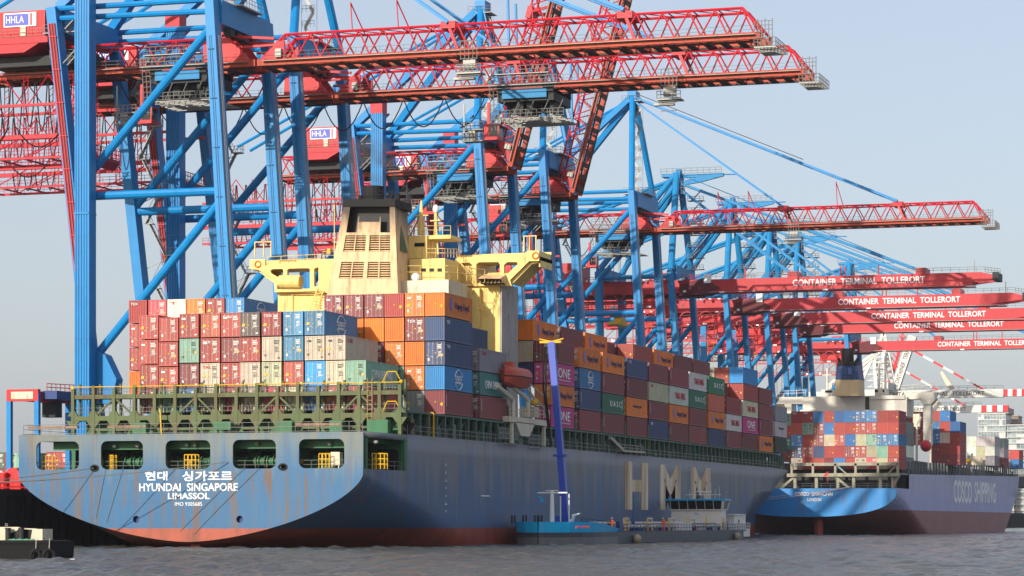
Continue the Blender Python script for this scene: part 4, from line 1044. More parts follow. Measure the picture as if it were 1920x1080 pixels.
# ================================================================ LATTICE BOOM CRANES (blue portals, red booms)
WX,LX,QZ=-155.0,-172.0,6.6
def zigzag(m,x0,x1,ya,yb,zl,zt,n,r,xoff=0):
    """one inclined lattice face: lower chord at ya, upper at yb"""
    p=(x1-x0)/n
    for i in range(n):
        a=x0+p*i; m.tube((a,ya,zl),(a+p/2,yb,zt),r,5); m.tube((a+p/2,yb,zt),(a+p,ya,zl),r,5)
def truss_boom(root,hinge,Yc,xa,xb,mat_low,mat_top,raised=0.0,name='boom'):
    yl=(Yc-2.7,Yc+2.7); yt=(Yc-1.9,Yc+1.9); zl,zt=69.6,73.25
    low=MB()
    for y in yl: low.box(xa,xb,y-.28,y+.28,68.75,69.7)
    for k in range(int((xb-xa)/6)+1): x=xa+.3+k*6; low.box(x-.15,x+.15,yl[0],yl[1],68.8,69.1)
    rl=MB()
    for y in (yl[0]+.75,yl[1]-.75): rl.box(xa+.5,xb-.5,y-.22,y+.22,68.45,68.74)
    for k in range(int((xb-xa)/2.4)): rl.box(xa+.8+k*2.4,xa+1.75+k*2.4,yl[0]+.3,yl[1]-.3,68.5,68.72)
    b=low.build(name,mat_low,root,origin=hinge)
    rl.build('trolley_track',MATS.get('track_brown') or paint('track_brown',(.06,.022,.016),.6),b,origin=hinge)
    t=MB(); n=19 if name=='boom' else 10
    s0=xa+(4 if name=='boom' else 0); s1=xb-3
    for y in yt: t.tube((s0,y,zt),(s1,y,zt),.2,6)
    for a,c in zip(yl,yt): zigzag(t,s0-1.75,s1+1.75,a,c,zl,zt,n,.125)
    for k in range(n+1):
        x=s0+(s1-s0)*k/n; t.tube((x,yt[0],zt),(x,yt[1],zt),.1,5)
        if k<n: t.tube((x,yt[0],zt),(x+(s1-s0)/n,yt[1],zt),.07,4)
    if name=='boom':
        for a,c in zip(yl,yt):
            t.tube((xa+.5,a,zl),(s0,c,zt),.24,6); t.tube((xb,a,zl),(s1,c,zt),.2,6)
            t.prism([(xa+.6,a-.2,zl),(xa+4.2,a-.2,zl),(xa+4.2,a-.2,zl+2.6),(xa+3.2,a-.2,zl+2.6)],(0,.35,0))
        for x in (-122.2,-96.4): t.box(x-1.1,x+1.1,yt[0]-.4,yt[1]+.4,zt-.5,zt+.5); [t.bar((x,yt[i],zt),(x+1.6,yl[i],zl),.45) for i in(0,1)]
        for x in (-137,-130,-110): 
            t.tube((x,Yc-1.2,zt),(x-.3,Yc-1.2,zt+4.2 if x!=-110 else zt+5.5),.1,5); t.tube((x+1,Yc+1.2,zt),(x-.3,Yc-1.2,zt+4.2 if x!=-110 else zt+5.5),.1,5)
    t.build('lattice',mat_top,b,origin=hinge)
    r=MB()
    for y in (yl[0]-.9,yl[1]+.9): r.rail([(xa+1,y,69.4),(xb-1,y,69.4)],1.1,.028,1.8,1); r.box(xa+1,xb-1,min(y,y+.8*(1 if y<Yc else -1)),max(y,y+.8*(1 if y<Yc else -1)),69.3,69.36)
    if name=='boom':
        [r.box(xb-1,xb+2,yl[0]-1.2+q*.9,yl[0]-.7+q*.9,67.35,67.5) for q in range(8)]; r.rail([(xb-1,yl[0]-1.2,67.5),(xb+2,yl[0]-1.2,67.5),(xb+2,yl[1]+1.2,67.5)],1.2,.05,.8,2)
        for k in range(5): r.tube((xb-.5+k*.5,yl[0]-1,67.5),(xb-.5+k*.5,yl[0]-1,71.3-(k%2)),.06,4)
        r.rail([(xb-1,yl[0]-1,69.8),(xb+1.5,yl[0]-1,69.8)],1.2,.05,.5,2)
        r.box(-148,-147.1,yl[0]-.8,yl[0]-.3,69.8,71.0)
    r.build('walkway',GALV,b,origin=hinge)
    return b
def crane_one(Y0,label,raised,trolley_x,spread=None,basket=None,grp='lattice boom cranes'):
    Yc=Y0+10; root=empty('gantry_crane',(WX,Y0,QZ),label,'crane',grp)
    def legx_w(z): return -150.6-4.4*(z-6.6)/70.8
    def legx_l(z): return -171.6-8.2*(z-6.6)/70.4
    for y in (Y0,Y0+20):
        MB().bar((legx_w(6.6),y,6.6),(legx_w(77.4),y,77.4),2.0,2.5,w2=1.35,h2=2.2).build('waterside_leg',BLUE,root)
        MB().bar((legx_l(6.6),y,6.6),(legx_l(77.4),y,77.4),1.5,2.4,w2=1.5,h2=2.2).build('landside_leg',BLUE,root)
    for y in (Y0,Y0+20):
        m=MB(); m.tube((legx_l(50),y,50),(legx_w(50),y,50),.62,10); m.tube((legx_l(50.4),y,50.4),(-155.2,y,73.2),.62,10); m.tube((legx_l(26),y,26),(legx_w(49),y,49),.62,10)
        m.tube((-179.6,y,77.3),(-155,y,77.3),.42,8); m.tube((-179.4,y,75.9),(-155,y,75.6),.42,8); m.build('portal_brace',BLUE,root)
    for y in (Y0,Y0+20):
        MB().box(-176,-146,y-1.2,y+1.2,6.8,8.6).build('sill_beam',BLUE,root)
    MB().box(-155.9,-153.9,Y0+1.15,Y0+18.85,74,77.4).build('cross_girder',BLUE,root)
    MB().box(-181,-178.6,Y0+1.15,Y0+18.85,74,77.4).build('cross_girder',BLUE,root)
    MB().box(-152.0,-150.0,Y0,Y0+20,9,12).build('cross_girder',BLUE,root)
    for k in range(4): MB().box(-155.4,-154.2,Y0+5+k*2.6,Y0+6.4+k*2.6,72.9,74.0).build('girder_hanger',DARK,root)
    # fluted hoist column in front of the landside leg
    m=MB(); m.box(-174.7,-172.5,Y0-3.6,Y0-1.2,6.6,79)
    for k in range(6): x=-174.65+k*.42; m.box(x,x+.2,Y0-3.72,Y0-3.6,6.6,79)
    m.box(-174.75,-172.45,Y0-3.8,Y0-1.15,47.0,47.25)
    col=m.build('fluted_column',BLUE,root)
    m=MB(); m.box(-174.8,-172.4,Y0-3.7,Y0-1.1,79.003,81.4); m.build('column_cap',RED,col)
    # red cable ladder up the front of the landside leg
    m=MB()
    for d in(-.42,0,.42): m.bar((legx_l(24)+d,Y0-1.3,24),(legx_l(75)+d,Y0-1.3,75),.14)
    for k in range(11): z=25+k*4.8; m.box(legx_l(z)-.6,legx_l(z)+.6,Y0-1.42,Y0-1.3,z,z+.15)
    m.build('cable_ladder',RED,root)
    MB().bar((legx_l(24),Y0-1.2,24),(legx_l(75),Y0-1.2,75),.95,.08).build('cable_tray',paint('tray_dark_red',(.16,.02,.02),.6) if 'tray_dark_red' not in MATS else MATS['tray_dark_red'],root)
    MB().prism([(-173.6,Y0-1.0,20),(-170.2,Y0-1.0,20),(-169.4,Y0-1.0,23.5),(-171.2,Y0-1.0,27),(-173.6,Y0-1.0,28)],(0,2.2,0)).build('haunch',BLUE,root)
    # A frame, back stays
    m=MB(); ap=(-157.2,Y0+10,100)
    for s in (0,20): m.tube((-155,Y0+s,77.4),(ap[0],Y0+10+(s-10)*.12,100),.68,10)
    m.box(ap[0]-1,ap[0]+1,Y0+8.2,Y0+11.8,99,101.2); m.build('a_frame',BLUE,root)
    for s in (1.2,18.8):
        MB().bar((ap[0]-.5,Y0+10+(s-10)*.12,99.6),(-179.6,Y0+s,77.6),1.25,1.5).build('back_stay',BLUE,root)
    m=MB()
    for s in(-3,3): m.tube((ap[0],Y0+10+s*.3,99.5),(-206,Y0+10+s,75.5),.3,6)
    m.build('rear_tie',BLUE,root)
    m=MB()
    for s in (-1,1):
        if not raised:
            m.bar((ap[0],Yc+s*1.2,100),(-96.4,Yc+s*2.4,73.9),.5,.8); m.bar((ap[0],Yc+s*1.2,99.2),(-122.2,Yc+s*2.4,73.5),.38,.5)
        else:
            m.bar((ap[0]+.5,Yc+s*1.5,100),(-152.5,Yc+s*2,80),.5,.7); m.bar((-151.5,Yc+s*2.5,101),(-151,Yc+s*2.5,82),.4,.5)
    m.build('fore_stay',BLUE,root)
    m=MB()
    for s in (-.5,.5): m.tube((ap[0],Yc+s,101),(-118 if not raised else -150,Yc+s,84.2 if not raised else 79),.05,4)
    m.build('hoist_rope',DARK,root)
    # mast stairs and platforms
    m=MB(); m.box(-158.5,-153,Y0+6,Y0+14,77.4,77.6); m.rail([(-158.5,Y0+6,77.6),(-153,Y0+6,77.6),(-153,Y0+14,77.6)],1.2,.04,1)
    for k in range(9):
        z=78+k*2.4; d=1 if k%2 else -1
        m.bar((-156.2-d*.7,Y0+9.4,z),(-156.2+d*.7,Y0+9.4,z+2.4),.5,.08); m.rail([(-157.2,Y0+9,z),(-155.2,Y0+9,z)],1.0,.04,.6)
        for j in(-1,1): m.tube((-156.2+j*1.3,Y0+9.4,78),(-156.2+j*1.3,Y0+9.4,98),.04,4) if k==0 else None
    m.box(-159.5,-155,Y0+8,Y0+12,98.8,98.9); m.rail([(-159.5,Y0+8,98.9),(-155,Y0+8,98.9)],1.2,.04,.8,2)
    m.build('mast_stair',GALV,root)
    for y in (Y0,Y0+20):
        m=MB(); up_=[(legx_w(z)+1.1,y-.9,z) for z in (12,72)]
        for d in(0,.5): m.tube((up_[0][0],up_[0][1]+d,12),(up_[1][0],up_[1][1]+d,72),.05,4)
        for k in range(60): z=12.5+k; m.tube((legx_w(z)+1.15,y-.9,z),(legx_w(z)+1.15,y-.4,z),.035,4)
        m.build('leg_ladder',GALV,root)
        m=MB(); m.bar((legx_w(12)-.2,y-1.26,12),(legx_w(72)-.2,y-1.14,72),.10,.08); m.bar((legx_w(12)+.1,y-1.26,12),(legx_w(72)+.1,y-1.14,72),.08,.08)
        for k in range(9): z=14+k*7; m.box(legx_w(z)-.5,legx_w(z)+.4,y-1.30,y-1.1,z,z+.12)
        m.build('cable_conduit',MATS.get('conduit_blue') or paint('conduit_blue',(.003,.11,.28),.5),root)
    # stair flights behind the rear landside leg
    m=MB()
    for k in range(13):
        z=9+k*4.9; xx=legx_l(z)+1.3; d=1 if k%2 else 0
        a=(xx+.3+d*2.6,Y0+20.6,z); b=(xx+.3+(1-d)*2.6,Y0+20.6,z+4.9)
        m.bar(a,b,.12,.9,up=(0,1,0))
        for i in range(8): p=Vector(a)+(Vector(b)-Vector(a))*i/8; m.box(p.x-.2,p.x+.2,Y0+20.1,Y0+21.1,p.z,p.z+.05)
        for yy in(20.1,21.1): m.tube((a[0],Y0+yy,a[2]+1),(b[0],Y0+yy,b[2]+1),.045,4)
        m.box(xx+.1 if d else xx+2.6,xx+.4+.6 if d else xx+4,Y0+20,Y0+21.2,z+4.8,z+4.9)
        if not d: m.rail([(xx+2.8,Y0+20,z+4.9),(xx+4.0,Y0+20,z+4.9),(xx+4.0,Y0+21.2,z+4.9)],1.1,.04,.5,2); m.bar((xx-.8,Y0+20.6,z+3),(xx+3.4,Y0+20.6,z+4.8),.1)
    m.build('zigzag_stair',GALV,root)
    # machine house with its sign
    m=MB(); m.box(-190.4,-182.6,Y0+2.6,Y0+17.4,74.1,77.85); 
    for k in range(15): x=-190.3+k*.5; m.box(x,x+.2,Y0+2.54,Y0+2.6,74.2,77.8)
    hs=m.build('machine_house',BRIGHTRED,root)
    MB().box(-189.2,-183.9,Y0+2.40,Y0+2.5,75.55,77.6).build('sign_board',SIGNW,hs)
    MB().box(-189.0,-185.15,Y0+2.35,Y0+2.39,75.75,77.4).build('sign_panel',SIGNB,hs)
    MB().box(-184.85,-184.6,Y0+2.35,Y0+2.39,75.7,77.45).build('sign_bar',RED,hs)
    text('lettering','HHLA',(-187.3,Y0+2.32,76.6),SIGNW,hs,width=2.9,height=1.05)
    MB().box(-186.5,-185.6,Y0+2.4,Y0+2.5,74.1,75.55).build('house_door',CREAM,hs)
    m=MB(); m.box(-191.5,-181.6,Y0+1.5,Y0+18.5,72.9,73.9); m.prism([(-191.5,Y0+1.6,72.9),(-183,Y0+1.6,72.9),(-185.5,Y0+1.6,71.6),(-191.5,Y0+1.6,71.6)],(0,16.8,0)); m.build('house_platform',RED,root)
    m=MB(); m.box(-192,-176,Y0+4,Y0+16,70.0,71.4); m.build('winch_gear',DARK,root)
    m=MB(); m.rail([(-191,Y0+1.4,73.9),(-181,Y0+1.4,73.9)],1.1,.04,1.2,2); m.box(-182,-174.6,Y0+.8,Y0+1.6,74.0,74.1); m.rail([(-182,Y0+.8,74.1),(-175,Y0+.8,74.1)],1.2,.045,1,2)
    m.bar((-178,Y0+.3,74.3),(-172.5,Y0+.3,79.4),.1,1.0); m.rail([(-181,Y0+1,70.5),(-175,Y0+1,70.5)],1.0,.05,1,2)
    m.bar((-178.4,Y0-.5,69),(-174,Y0-1.5,72.5),.15); m.bar((-177.4,Y0-.5,69),(-173.6,Y0-1.5,72.0),.15)
    m.build('house_walkway',GALV,root)
    # fixed girder and its lattice (landward), boom (riverward)
    truss_boom(root,(WX,Y0,QZ),Yc,-198,-151.3,REDB,RED,name='girder')
    for s in (-1,1):
        m=MB(); y=Yc+s*2.7; m.prism([(-159.5,y-.25,69.7),(-152.2,y-.25,69.7),(-156.2,y-.25,74),(-159.3,y-.25,74)],(0,.5,0)); m.bar((-156.5,y,73.4),(-148.4,y,72.6) if not raised else (-152.3,y,72),.35,.5); m.bar((-153.4,y,71.6),(-147.6,y,71.7) if not raised else (-151.5,y,71),.3,.4)
        m.build('hinge_plate',BRIGHTRED,root)
    hinge=(-151.2,Yc,69.4)
    bo=truss_boom(root,hinge,Yc,-151.0,-76.8,REDB,RED)
    if raised: bo.rotation_euler=(0,R(-75),0)
    # under-slung cable gallery on the land side with festoons
    m=MB()
    for y in(Yc-4,Yc+4):
        m.box(-213,-181,y-.2,y+.2,59.6,60.2); m.box(-213,-177.5,y-.15,y+.15,56.6,56.9); m.box(-213,-176,y-.2,y+.2,64.4,64.8)
        for k in range(5):
            x=-210+k*7.4
            for d in (0,.7): m.tube((x+d,y,56.7),(x+d,y,69),.08,4)
            for j in range(12): m.tube((x,y,57+j),(x+.7,y,57.5+j),.05,4)
            if k<4: m.tube((x+.7,y,56.9),(x+7.4,y,60),.09,4); m.tube((x+.7,y,64.6),(x+4,y,69),.09,4); m.tube((x+4,y,69),(x+7.4,y,64.6),.09,4)
        m.rail([(-213,y,60.2),(-181,y,60.2)],1.0,.04,1.2,2); m.rail([(-213,y,56.9),(-178,y,56.9)],1.0,.04,1.2,2)
    for k in range(9): m.box(-212+k*4,-211.7+k*4,Yc-4,Yc+4,56.6,56.8)
    m.rail([(-181,Yc-4,57),(-176,Yc-4,57),(-176,Yc+4,57)],1.3,.06,.6,3); m.box(-181,-176,Yc-4,Yc+4,56.5,56.9)
    m.prism([(-181,Yc-4,56.5),(-176,Yc-4,56.5),(-177,Yc-4,55.4)],(0,8,0))
    m.build('cable_gallery',RED,root)
    m=MB()
    def loop(x0,x1,z,d,y,r=.10):
        pts=[]
        for i in range(11): t=i/10; pts.append((x0+(x1-x0)*t,y,z-d*(1-(2*t-1)**2)**.5 if 0 else z-d*(1-(2*t-1)**2)))
        m.path(pts,r,5)
    for k in range(16): loop(-212+k*2.0,-210.2+k*2.0,68.0,6.5+(k%3)*.8,Yc-3.5)
    for k in range(3): loop(-207+k*9,-199+k*9,61.5,3.2,Yc-4.3)
    if not raised:
        xe=trolley_x-2
        n=max(1,int((xe+172)/6.6))
        for k in range(n): loop(-172+k*6.6,-165.6+k*6.6,67.6,4.2,Yc-4.6)
    for k in range(4): loop(-206+k*2,-204.6+k*2,59,2.8,Yc-4)
    m.build('festoon_cable',BLACK,root)
    # trolley
    tr=MB(); tx=trolley_x; tr.box(tx-4.4,tx+4.4,Yc-4.6,Yc+4.6,66.6,67.9); 
    for y in(-4.7,4.7):
        for x in(-3.6,3.6): tr.box(tx+x-.8,tx+x+.8,Yc+y-.3,Yc+y+.3,67.9,69.2)
    rr=random.Random(int(Y0))
    for k in range(16): x=tx+rr.uniform(-4,3.4); tr.box(x,x+rr.uniform(.4,1.3),Yc-4.4+rr.uniform(0,6),Yc-3+rr.uniform(0,6),66.6-rr.uniform(.6,2.2),66.6)
    T=tr.build('trolley',DARK,root)
    m=MB(); 
    for z in (68.9,): m.box(tx-5.4,tx+5.4,Yc-6.4,Yc-5,z-.1,z); m.rail([(tx-5.4,Yc-6.4,z),(tx+5.4,Yc-6.4,z)],1.2,.055,.9,3)
    m.rail([(tx-5,Yc-5.8,70.6),(tx+4,Yc-5.8,70.6)],1.2,.05,.9,2); m.box(tx-5,tx+4,Yc-6.2,Yc-5.2,70.5,70.6)
    m.rail([(tx-5,Yc-4.8,64.2),(tx+6,Yc-4.8,64.2)],1.1,.055,.8,2); [m.box(tx-4.8,tx+5.6,Yc-4.6+q*1.1,Yc-4.2+q*1.1,64.0,64.12) for q in range(9)]
    for x in(-5.2,-4.6,-4.0): m.tube((tx+x,Yc-5.2,62),(tx+x-.4,Yc-5.2,69),.06,4)
    for k in range(9): m.tube((tx-5.4,Yc-5.2,62.4+k*.75),(tx-4.2,Yc-5.2,62.4+k*.75),.05,4)
    for k in range(5): m.tube((tx-4.5+k*2.3,Yc-4.7,64.1),(tx-3.3+k*2.3,Yc-4.7,66.6),.07,4)
    m.build('trolley_platform',GALV,T)
    MB().box(tx-3.6,tx+3.4,Yc-5.1,Yc-4.7,67.0,68.4).build('trolley_panel',BLUE2,T)
    cb=MB(); cx=tx-5.6; cb.box(cx-.8,cx+1.5,Yc-5.2,Yc-2.8,60.9,61.4); cb.box(cx-.8,cx+1.5,Yc-5.2,Yc-2.8,63.1,63.3); cb.bar((cx-.7,Yc-5.1,61.4),(cx-.7,Yc-5.1,63.1),.2); cb.bar((cx+1.4,Yc-5.1,61.4),(cx+1.4,Yc-5.1,63.1),.15); cb.box(cx-.8,cx-.1,Yc-5.1,Yc-2.9,61.4,63.1); cb.box(cx-.4,cx,Yc-5.0,Yc-4.6,63.3,66.6)
    c_=cb.build('operator_cab',BRIGHTRED,T)
    MB().box(cx-.05,cx+1.42,Yc-5.12,Yc-2.9,61.42,63.08).build('cab_window',GLASS,c_)
    m=MB(); m.rail([(cx-4.4,Yc-5.1,60.9),(cx-1,Yc-5.1,60.9)],1.1,.06,.5,2); m.rail([(cx-4.4,Yc-5.1,62.6),(cx-1,Yc-5.1,62.6)],1.1,.06,.6,2); m.box(cx-4.4,cx-1,Yc-5.1,Yc-3,60.8,60.9); m.box(cx-4.4,cx-1,Yc-5.1,Yc-3,62.5,62.6); m.box(cx-3.6,cx-2.4,Yc-4.9,Yc-3.4,60.9,62.5); m.box(cx-4.2,cx-4.0,Yc-5,Yc-4.8,60.9,66.6); m.build('cab_landing',GALV,T)
    if spread:
        m=MB()
        for a in(-1,1):
            for b in (-.8,.8): m.tube((tx+a*.9,Yc+b*3,66),(tx+a*.6,Yc+b*3,spread+1.5),.05,4)
        m.build('hoist_rope',DARK,T)
        m=MB(); m.box(tx-1.3,tx+1.3,Yc-5.6,Yc+5.6,spread-.2,spread+.4); m.box(tx-.9,tx+.9,Yc-2,Yc+2,spread+.4,spread+1.6); m.build('spreader',SYEL,T)
        m=MB(); m.ellipsoid((tx,Yc-2,spread+2.2),(1.2,.8,.7),12,8); m.build('sheave_block',LBLUE,T)
    if basket:
        m=MB(); x=basket
        m.box(x-1.8,x+1.8,Yc-5.8,Yc-3.4,65.6,65.8); m.rail([(x-1.8,Yc-5.8,65.8),(x+1.8,Yc-5.8,65.8)],1.1,.06,.6,3); m.rail([(x-1.2,Yc-5.6,67.6),(x+1.2,Yc-5.6,67.6)],2.6,.06,.5,5); m.box(x-.9,x+.9,Yc-5.4,Yc-4.6,66.2,67.6); m.box(x-2.4,x+.6,Yc-5.2,Yc-4.2,64.9,65.2)
        m.build('service_basket',GALV,root)
    return root
ca=crane_one(352.5,'nearest lattice crane with its tall fluted column at the left and topmost level red boom',False,-162.5,None,-118)
cb_=crane_one(383.5,'second lattice crane from the left, level red boom just below the topmost one',False,-119.5,None,-97)
cc=crane_one(474.0,'lattice crane with raised red boom rising right above the near ship\'s funnel mast',True,-161,40,None)
cd=crane_one(516.0,'lattice crane with steeply raised red boom, right hand one of the two raised',True,-160,42,None)
ce=crane_one(585.5,'lattice crane whose peaked blue mast and long level boom stand clear against the sky',False,-160.5,48,-119)

# ================================================================ BOX GIRDER CRANES with the terminal's name
def crane_two(Yc,label,raised=False):
    Y0=Yc-10.5; root=empty('gantry_crane',(WX,Y0,QZ),label,'crane','box girder cranes lettered with the terminal name')
    def lw(z): return -151.3-4.3*(z-6.6)/56.6
    for y in (Y0,Y0+21):
        MB().bar((lw(6.6),y,6.6),(lw(63),y,63),1.6,2.2,w2=1.25,h2=2.0).build('waterside_leg',BLUE2,root)
        MB().bar((-172.5,y,6.6),(-173.2,y,63),1.6,2.0).build('landside_leg',BLUE2,root)
        m=MB(); m.tube((-172.7,y,30),(lw(52),y,52),.6,8); m.tube((-172.7,y,61.5),(lw(61.5),y,61.5),.55,8); m.tube((-172.7,y,28),(lw(28),y,28),.6,8); m.build('portal_brace',BLUE2,root)
    m=MB(); m.prism([(-155.9,Y0+1,64.2),(-155.9,Y0+20,64.2),(-155.9,Y0+20,61.2),(-155.9,Y0+10,62.2),(-155.9,Y0+1,60.6)],(1.6,0,0)); m.build('cross_girder',BLUE2,root)
    MB().box(-174.2,-172.2,Y0+1,Y0+20,61,64).build('cross_girder',BLUE2,root)
    MB().box(-152.4,-150.6,Y0,Y0+21,9,11.5).build('cross_girder',BLUE2,root)
    m=MB(); ap=-156.2
    for s in (0,21): m.tube((-155.4,Y0+s,63),(ap,Yc+(s-10.5)*.16,87),.8,10)
    m.box(ap-.9,ap+.9,Yc-2.2,Yc+2.2,83.5,87.3); m.box(ap-3.8,ap+.5,Yc-1.6,Yc+1.6,86.3,87); m.prism([(ap,Yc-.5,86.9),(ap+11.2,Yc-.5,86.9),(ap+11.2,Yc-.5,86.2),(ap+5.5,Yc-.5,84.9),(ap,Yc-.5,84.2),(ap,Yc-.5,85.2),(ap+5,Yc-.5,86.1),(ap,Yc-.5,86.1)],(0,1.0,0)); m.tube((ap+11,Yc,86.6),(ap+14.3,Yc,86.5),.15,5)
    m.tube((ap-.5,Yc,87.6),(ap+.8,Yc,87.6),.7,10)
    m.build('a_frame',BLUE2,root)
    m=MB()
    for s in(-1,1):
        m.tube((ap-1,Yc+s*1.7,86),(-173,Yc+s*9.5,64),.75,10); m.tube((ap-1,Yc+s*1.5,85.6),(-196,Yc+s*3,72.5),.45,8); m.tube((ap,Yc+s*1.8,84.5),(-170,Yc+s*4,67.5),.65,8)
        m.tube((-196,Yc+s*3,72.5),(-196,Yc+s*3,63),.25,6)
    m.build('back_stay',BLUE2,root)
    m=MB()
    for s in(-1,1):
        m.bar((ap+.5,Yc+s*1.2,84.8),(-97,Yc+s*2.2,61.9),.6,.7); m.bar((ap+.5,Yc+s*1.4,83.4),(-128,Yc+s*2.2,61.9),.5,.55); m.tube((ap+1,Yc+s*.6,86.8),(-100,Yc+s*.8,63.2),.07,4)
    m.build('fore_stay',BLUE2,root)
    m=MB(); m.rail([(ap-4,Yc-1.6,87),(ap+11,Yc-1.2,87)],1.3,.05,1.5,2)
    for k in range(7):
        z=64.5+k*2.8; x=-154.0; m.box(x-1.5,x+2.5,Y0+17,Y0+19,z,z+.1); m.rail([(x-1.5,Y0+17,z),(x+2.5,Y0+17,z)],1.1,.05,1,2); m.bar((x-1,Y0+18,z),(x+2,Y0+18,z+2.8),.1,.7)
    m.rail([(ap-.8,Yc-2.4,82),(ap+2,Yc-2.4,82)],3.0,.06,.6,4)
    m.build('mast_stair',GALV,root)
    # box girder boom
    m=MB()
    for s in(-1,1):
        y=Yc+s*3.0
        m.prism([(-148,y-.5,61.1),(-83,y-.5,61.1),(-80.2,y-.5,60.4),(-80.2,y-.5,59.3),(-88.5,y-.5,58.3),(-148,y-.5,58.3)],(0,1.0,0))
        m.box(-148,-85,y-.8,y+.8,58.05,58.3)
    for x in range(-146,-84,10): m.box(x,x+.5,Yc-2.5,Yc+2.5,59.5,60.5)
    for x in (-127.5,-97): m.box(x-1.2,x+1.2,Yc-3.4,Yc+3.4,61.1,62.5)
    for x in (-116,-115,-107,-139): m.box(x-.15,x+.15,Yc-3.2,Yc-2.9,61.1,63.4)
    bo=m.build('boom',TERM,root)
    text('lettering','CONTAINER  TERMINAL  TOLLERORT',(-111.7,Yc-3.55,59.75),SIGNW,bo,width=31.4,height=1.55,bold=.018)
    m=MB(); m.rail([(-148,Yc-3.8,61.2),(-82,Yc-3.8,61.2)],1.1,.045,2,1); m.box(-81,-78.6,Yc-3.6,Yc+3.6,58.8,60.9) if 0 else None
    m.rail([(-82,Yc-3.6,61),(-78.5,Yc-3.6,60.5)],1.2,.06,.6,2); m.tube((-84.5,Yc-3.4,61),(-84.5,Yc-3.4,64),.1,5); m.box(-148,-84,Yc-4.2,Yc-3.6,57.9,58.0); m.build('boom_walkway',GALV,bo)
    m=MB(); m.box(-80.3,-78.9,Yc-3.8,Yc+3.8,59.2,61.0); m.build('boom_buffer',DARK,bo)
    m=MB()
    for s in(-1,1):
        y=Yc+s*3.0; m.box(-205,-149,y-.5,y+.5,58.3,61.1); m.prism([(-163,y-.6,61),(-157,y-.6,61),(-158.5,y-.6,63),(-161.5,y-.6,63)],(0,1.2,0))
        m.box(-205,-149,y-.8,y+.8,58.05,58.3)
    m.rail([(-205,Yc-3.8,61.2),(-150,Yc-3.8,61.2)],1.1,.06,2,2)
    m.box(-203,-180,Yc-5.5,Yc+5.5,61.3,65.8)
    m.box(-178,-170,Yc-4,Yc+4,52.5,52.8); m.rail([(-195,Yc-5,54.5),(-158,Yc-5,54.5)],1.0,.07,1.4,2); m.rail([(-195,Yc-5,50.5),(-160,Yc-5,50.5)],1.0,.07,1.4,2)
    for k in range(9): 
        x=-195+k*4.4; m.tube((x,Yc-5,50.5),(x,Yc-5,58.2),.12,4); m.tube((x,Yc-5,50.5),(x+4.4,Yc-5,54.5),.09,4)
    m.box(-195,-160,Yc-5.2,Yc-4.8,54.2,54.5); m.box(-195,-160,Yc-5.2,Yc-4.8,50.2,50.5)
    for a in range(8): 
        x=-192+a*5; m.path([(x+2.0*math.cos(t),Yc-5.4,56.2+2.0*math.sin(t)*.9) for t in [math.pi*j/6 for j in range(7)]],.18,5)
    m.build('girder',TERM,root)
    rr=random.Random(int(Yc))
    for k in range(34): x=rr.uniform(-193,-152); z=rr.choice((50.5,54.5,61.1,58.0))+.1; MB().box(x,x+rr.uniform(.3,.8),Yc-5.3,Yc-4.9,z-.1,z+rr.uniform(.3,.7)).build('floodlight',SIGNW,root)
    MB().box(-148.9,-147.2,Yc-4.2,Yc-3.5,60.2,62.4).build('switch_box',SIGNW,root)
    m=MB(); m.prism([(-155,Yc-3.9,60),(-149,Yc-3.9,61.4),(-145,Yc-3.9,59),(-149,Yc-3.9,57.6),(-155,Yc-3.9,57.4)],(0,7.8,0)); m.box(-180,-150,Yc-2.4,Yc+2.4,57.2,57.9); m.build('hinge_machinery',paint('dark_red_steel',(.13,.02,.025),.6) if 'dark_red_steel' not in MATS else MATS['dark_red_steel'],root)
    for x in (-120,-145,-160): MB().box(x,x+1.2,Yc-4.6,Yc-4.2,57.7,58.05).build('floodlight',SIGNW,root)
    # operator cab and hanging spreader
    tx=-162; m=MB(); m.box(tx-3.5,tx+3.5,Yc-3.8,Yc+3.8,55.2,57); m.box(tx+2,tx+4.2,Yc-3.5,Yc-1,52.6,55.0); T=m.build('trolley',BRIGHTRED,root)
    m=MB()
    for a in(-1,1): m.tube((tx+a,Yc,55),(tx+a*.6,Yc,38),.07,4)
    m.box(tx-1.2,tx+1.2,Yc-6,Yc+6,36.6,37.4); m.build('spreader',SYEL,T)
    return root
TERM=TERMINAL=REDT
proto2=crane_two(634,'box girder crane, white lettered red boom highest of the lettered ones')
for Yc,lab in ((693,'box girder crane, white lettered red boom second highest of the lettered ones'),(743,'box girder crane, white lettered red boom third from the top of the lettered ones'),(782,'box girder crane, white lettered red boom second from the bottom of the lettered ones'),(867,'box girder crane, white lettered red boom lowest of the lettered ones')):
    c=copy_tree(proto2); c.location=(WX,Yc-10.5,QZ); c['label']=lab

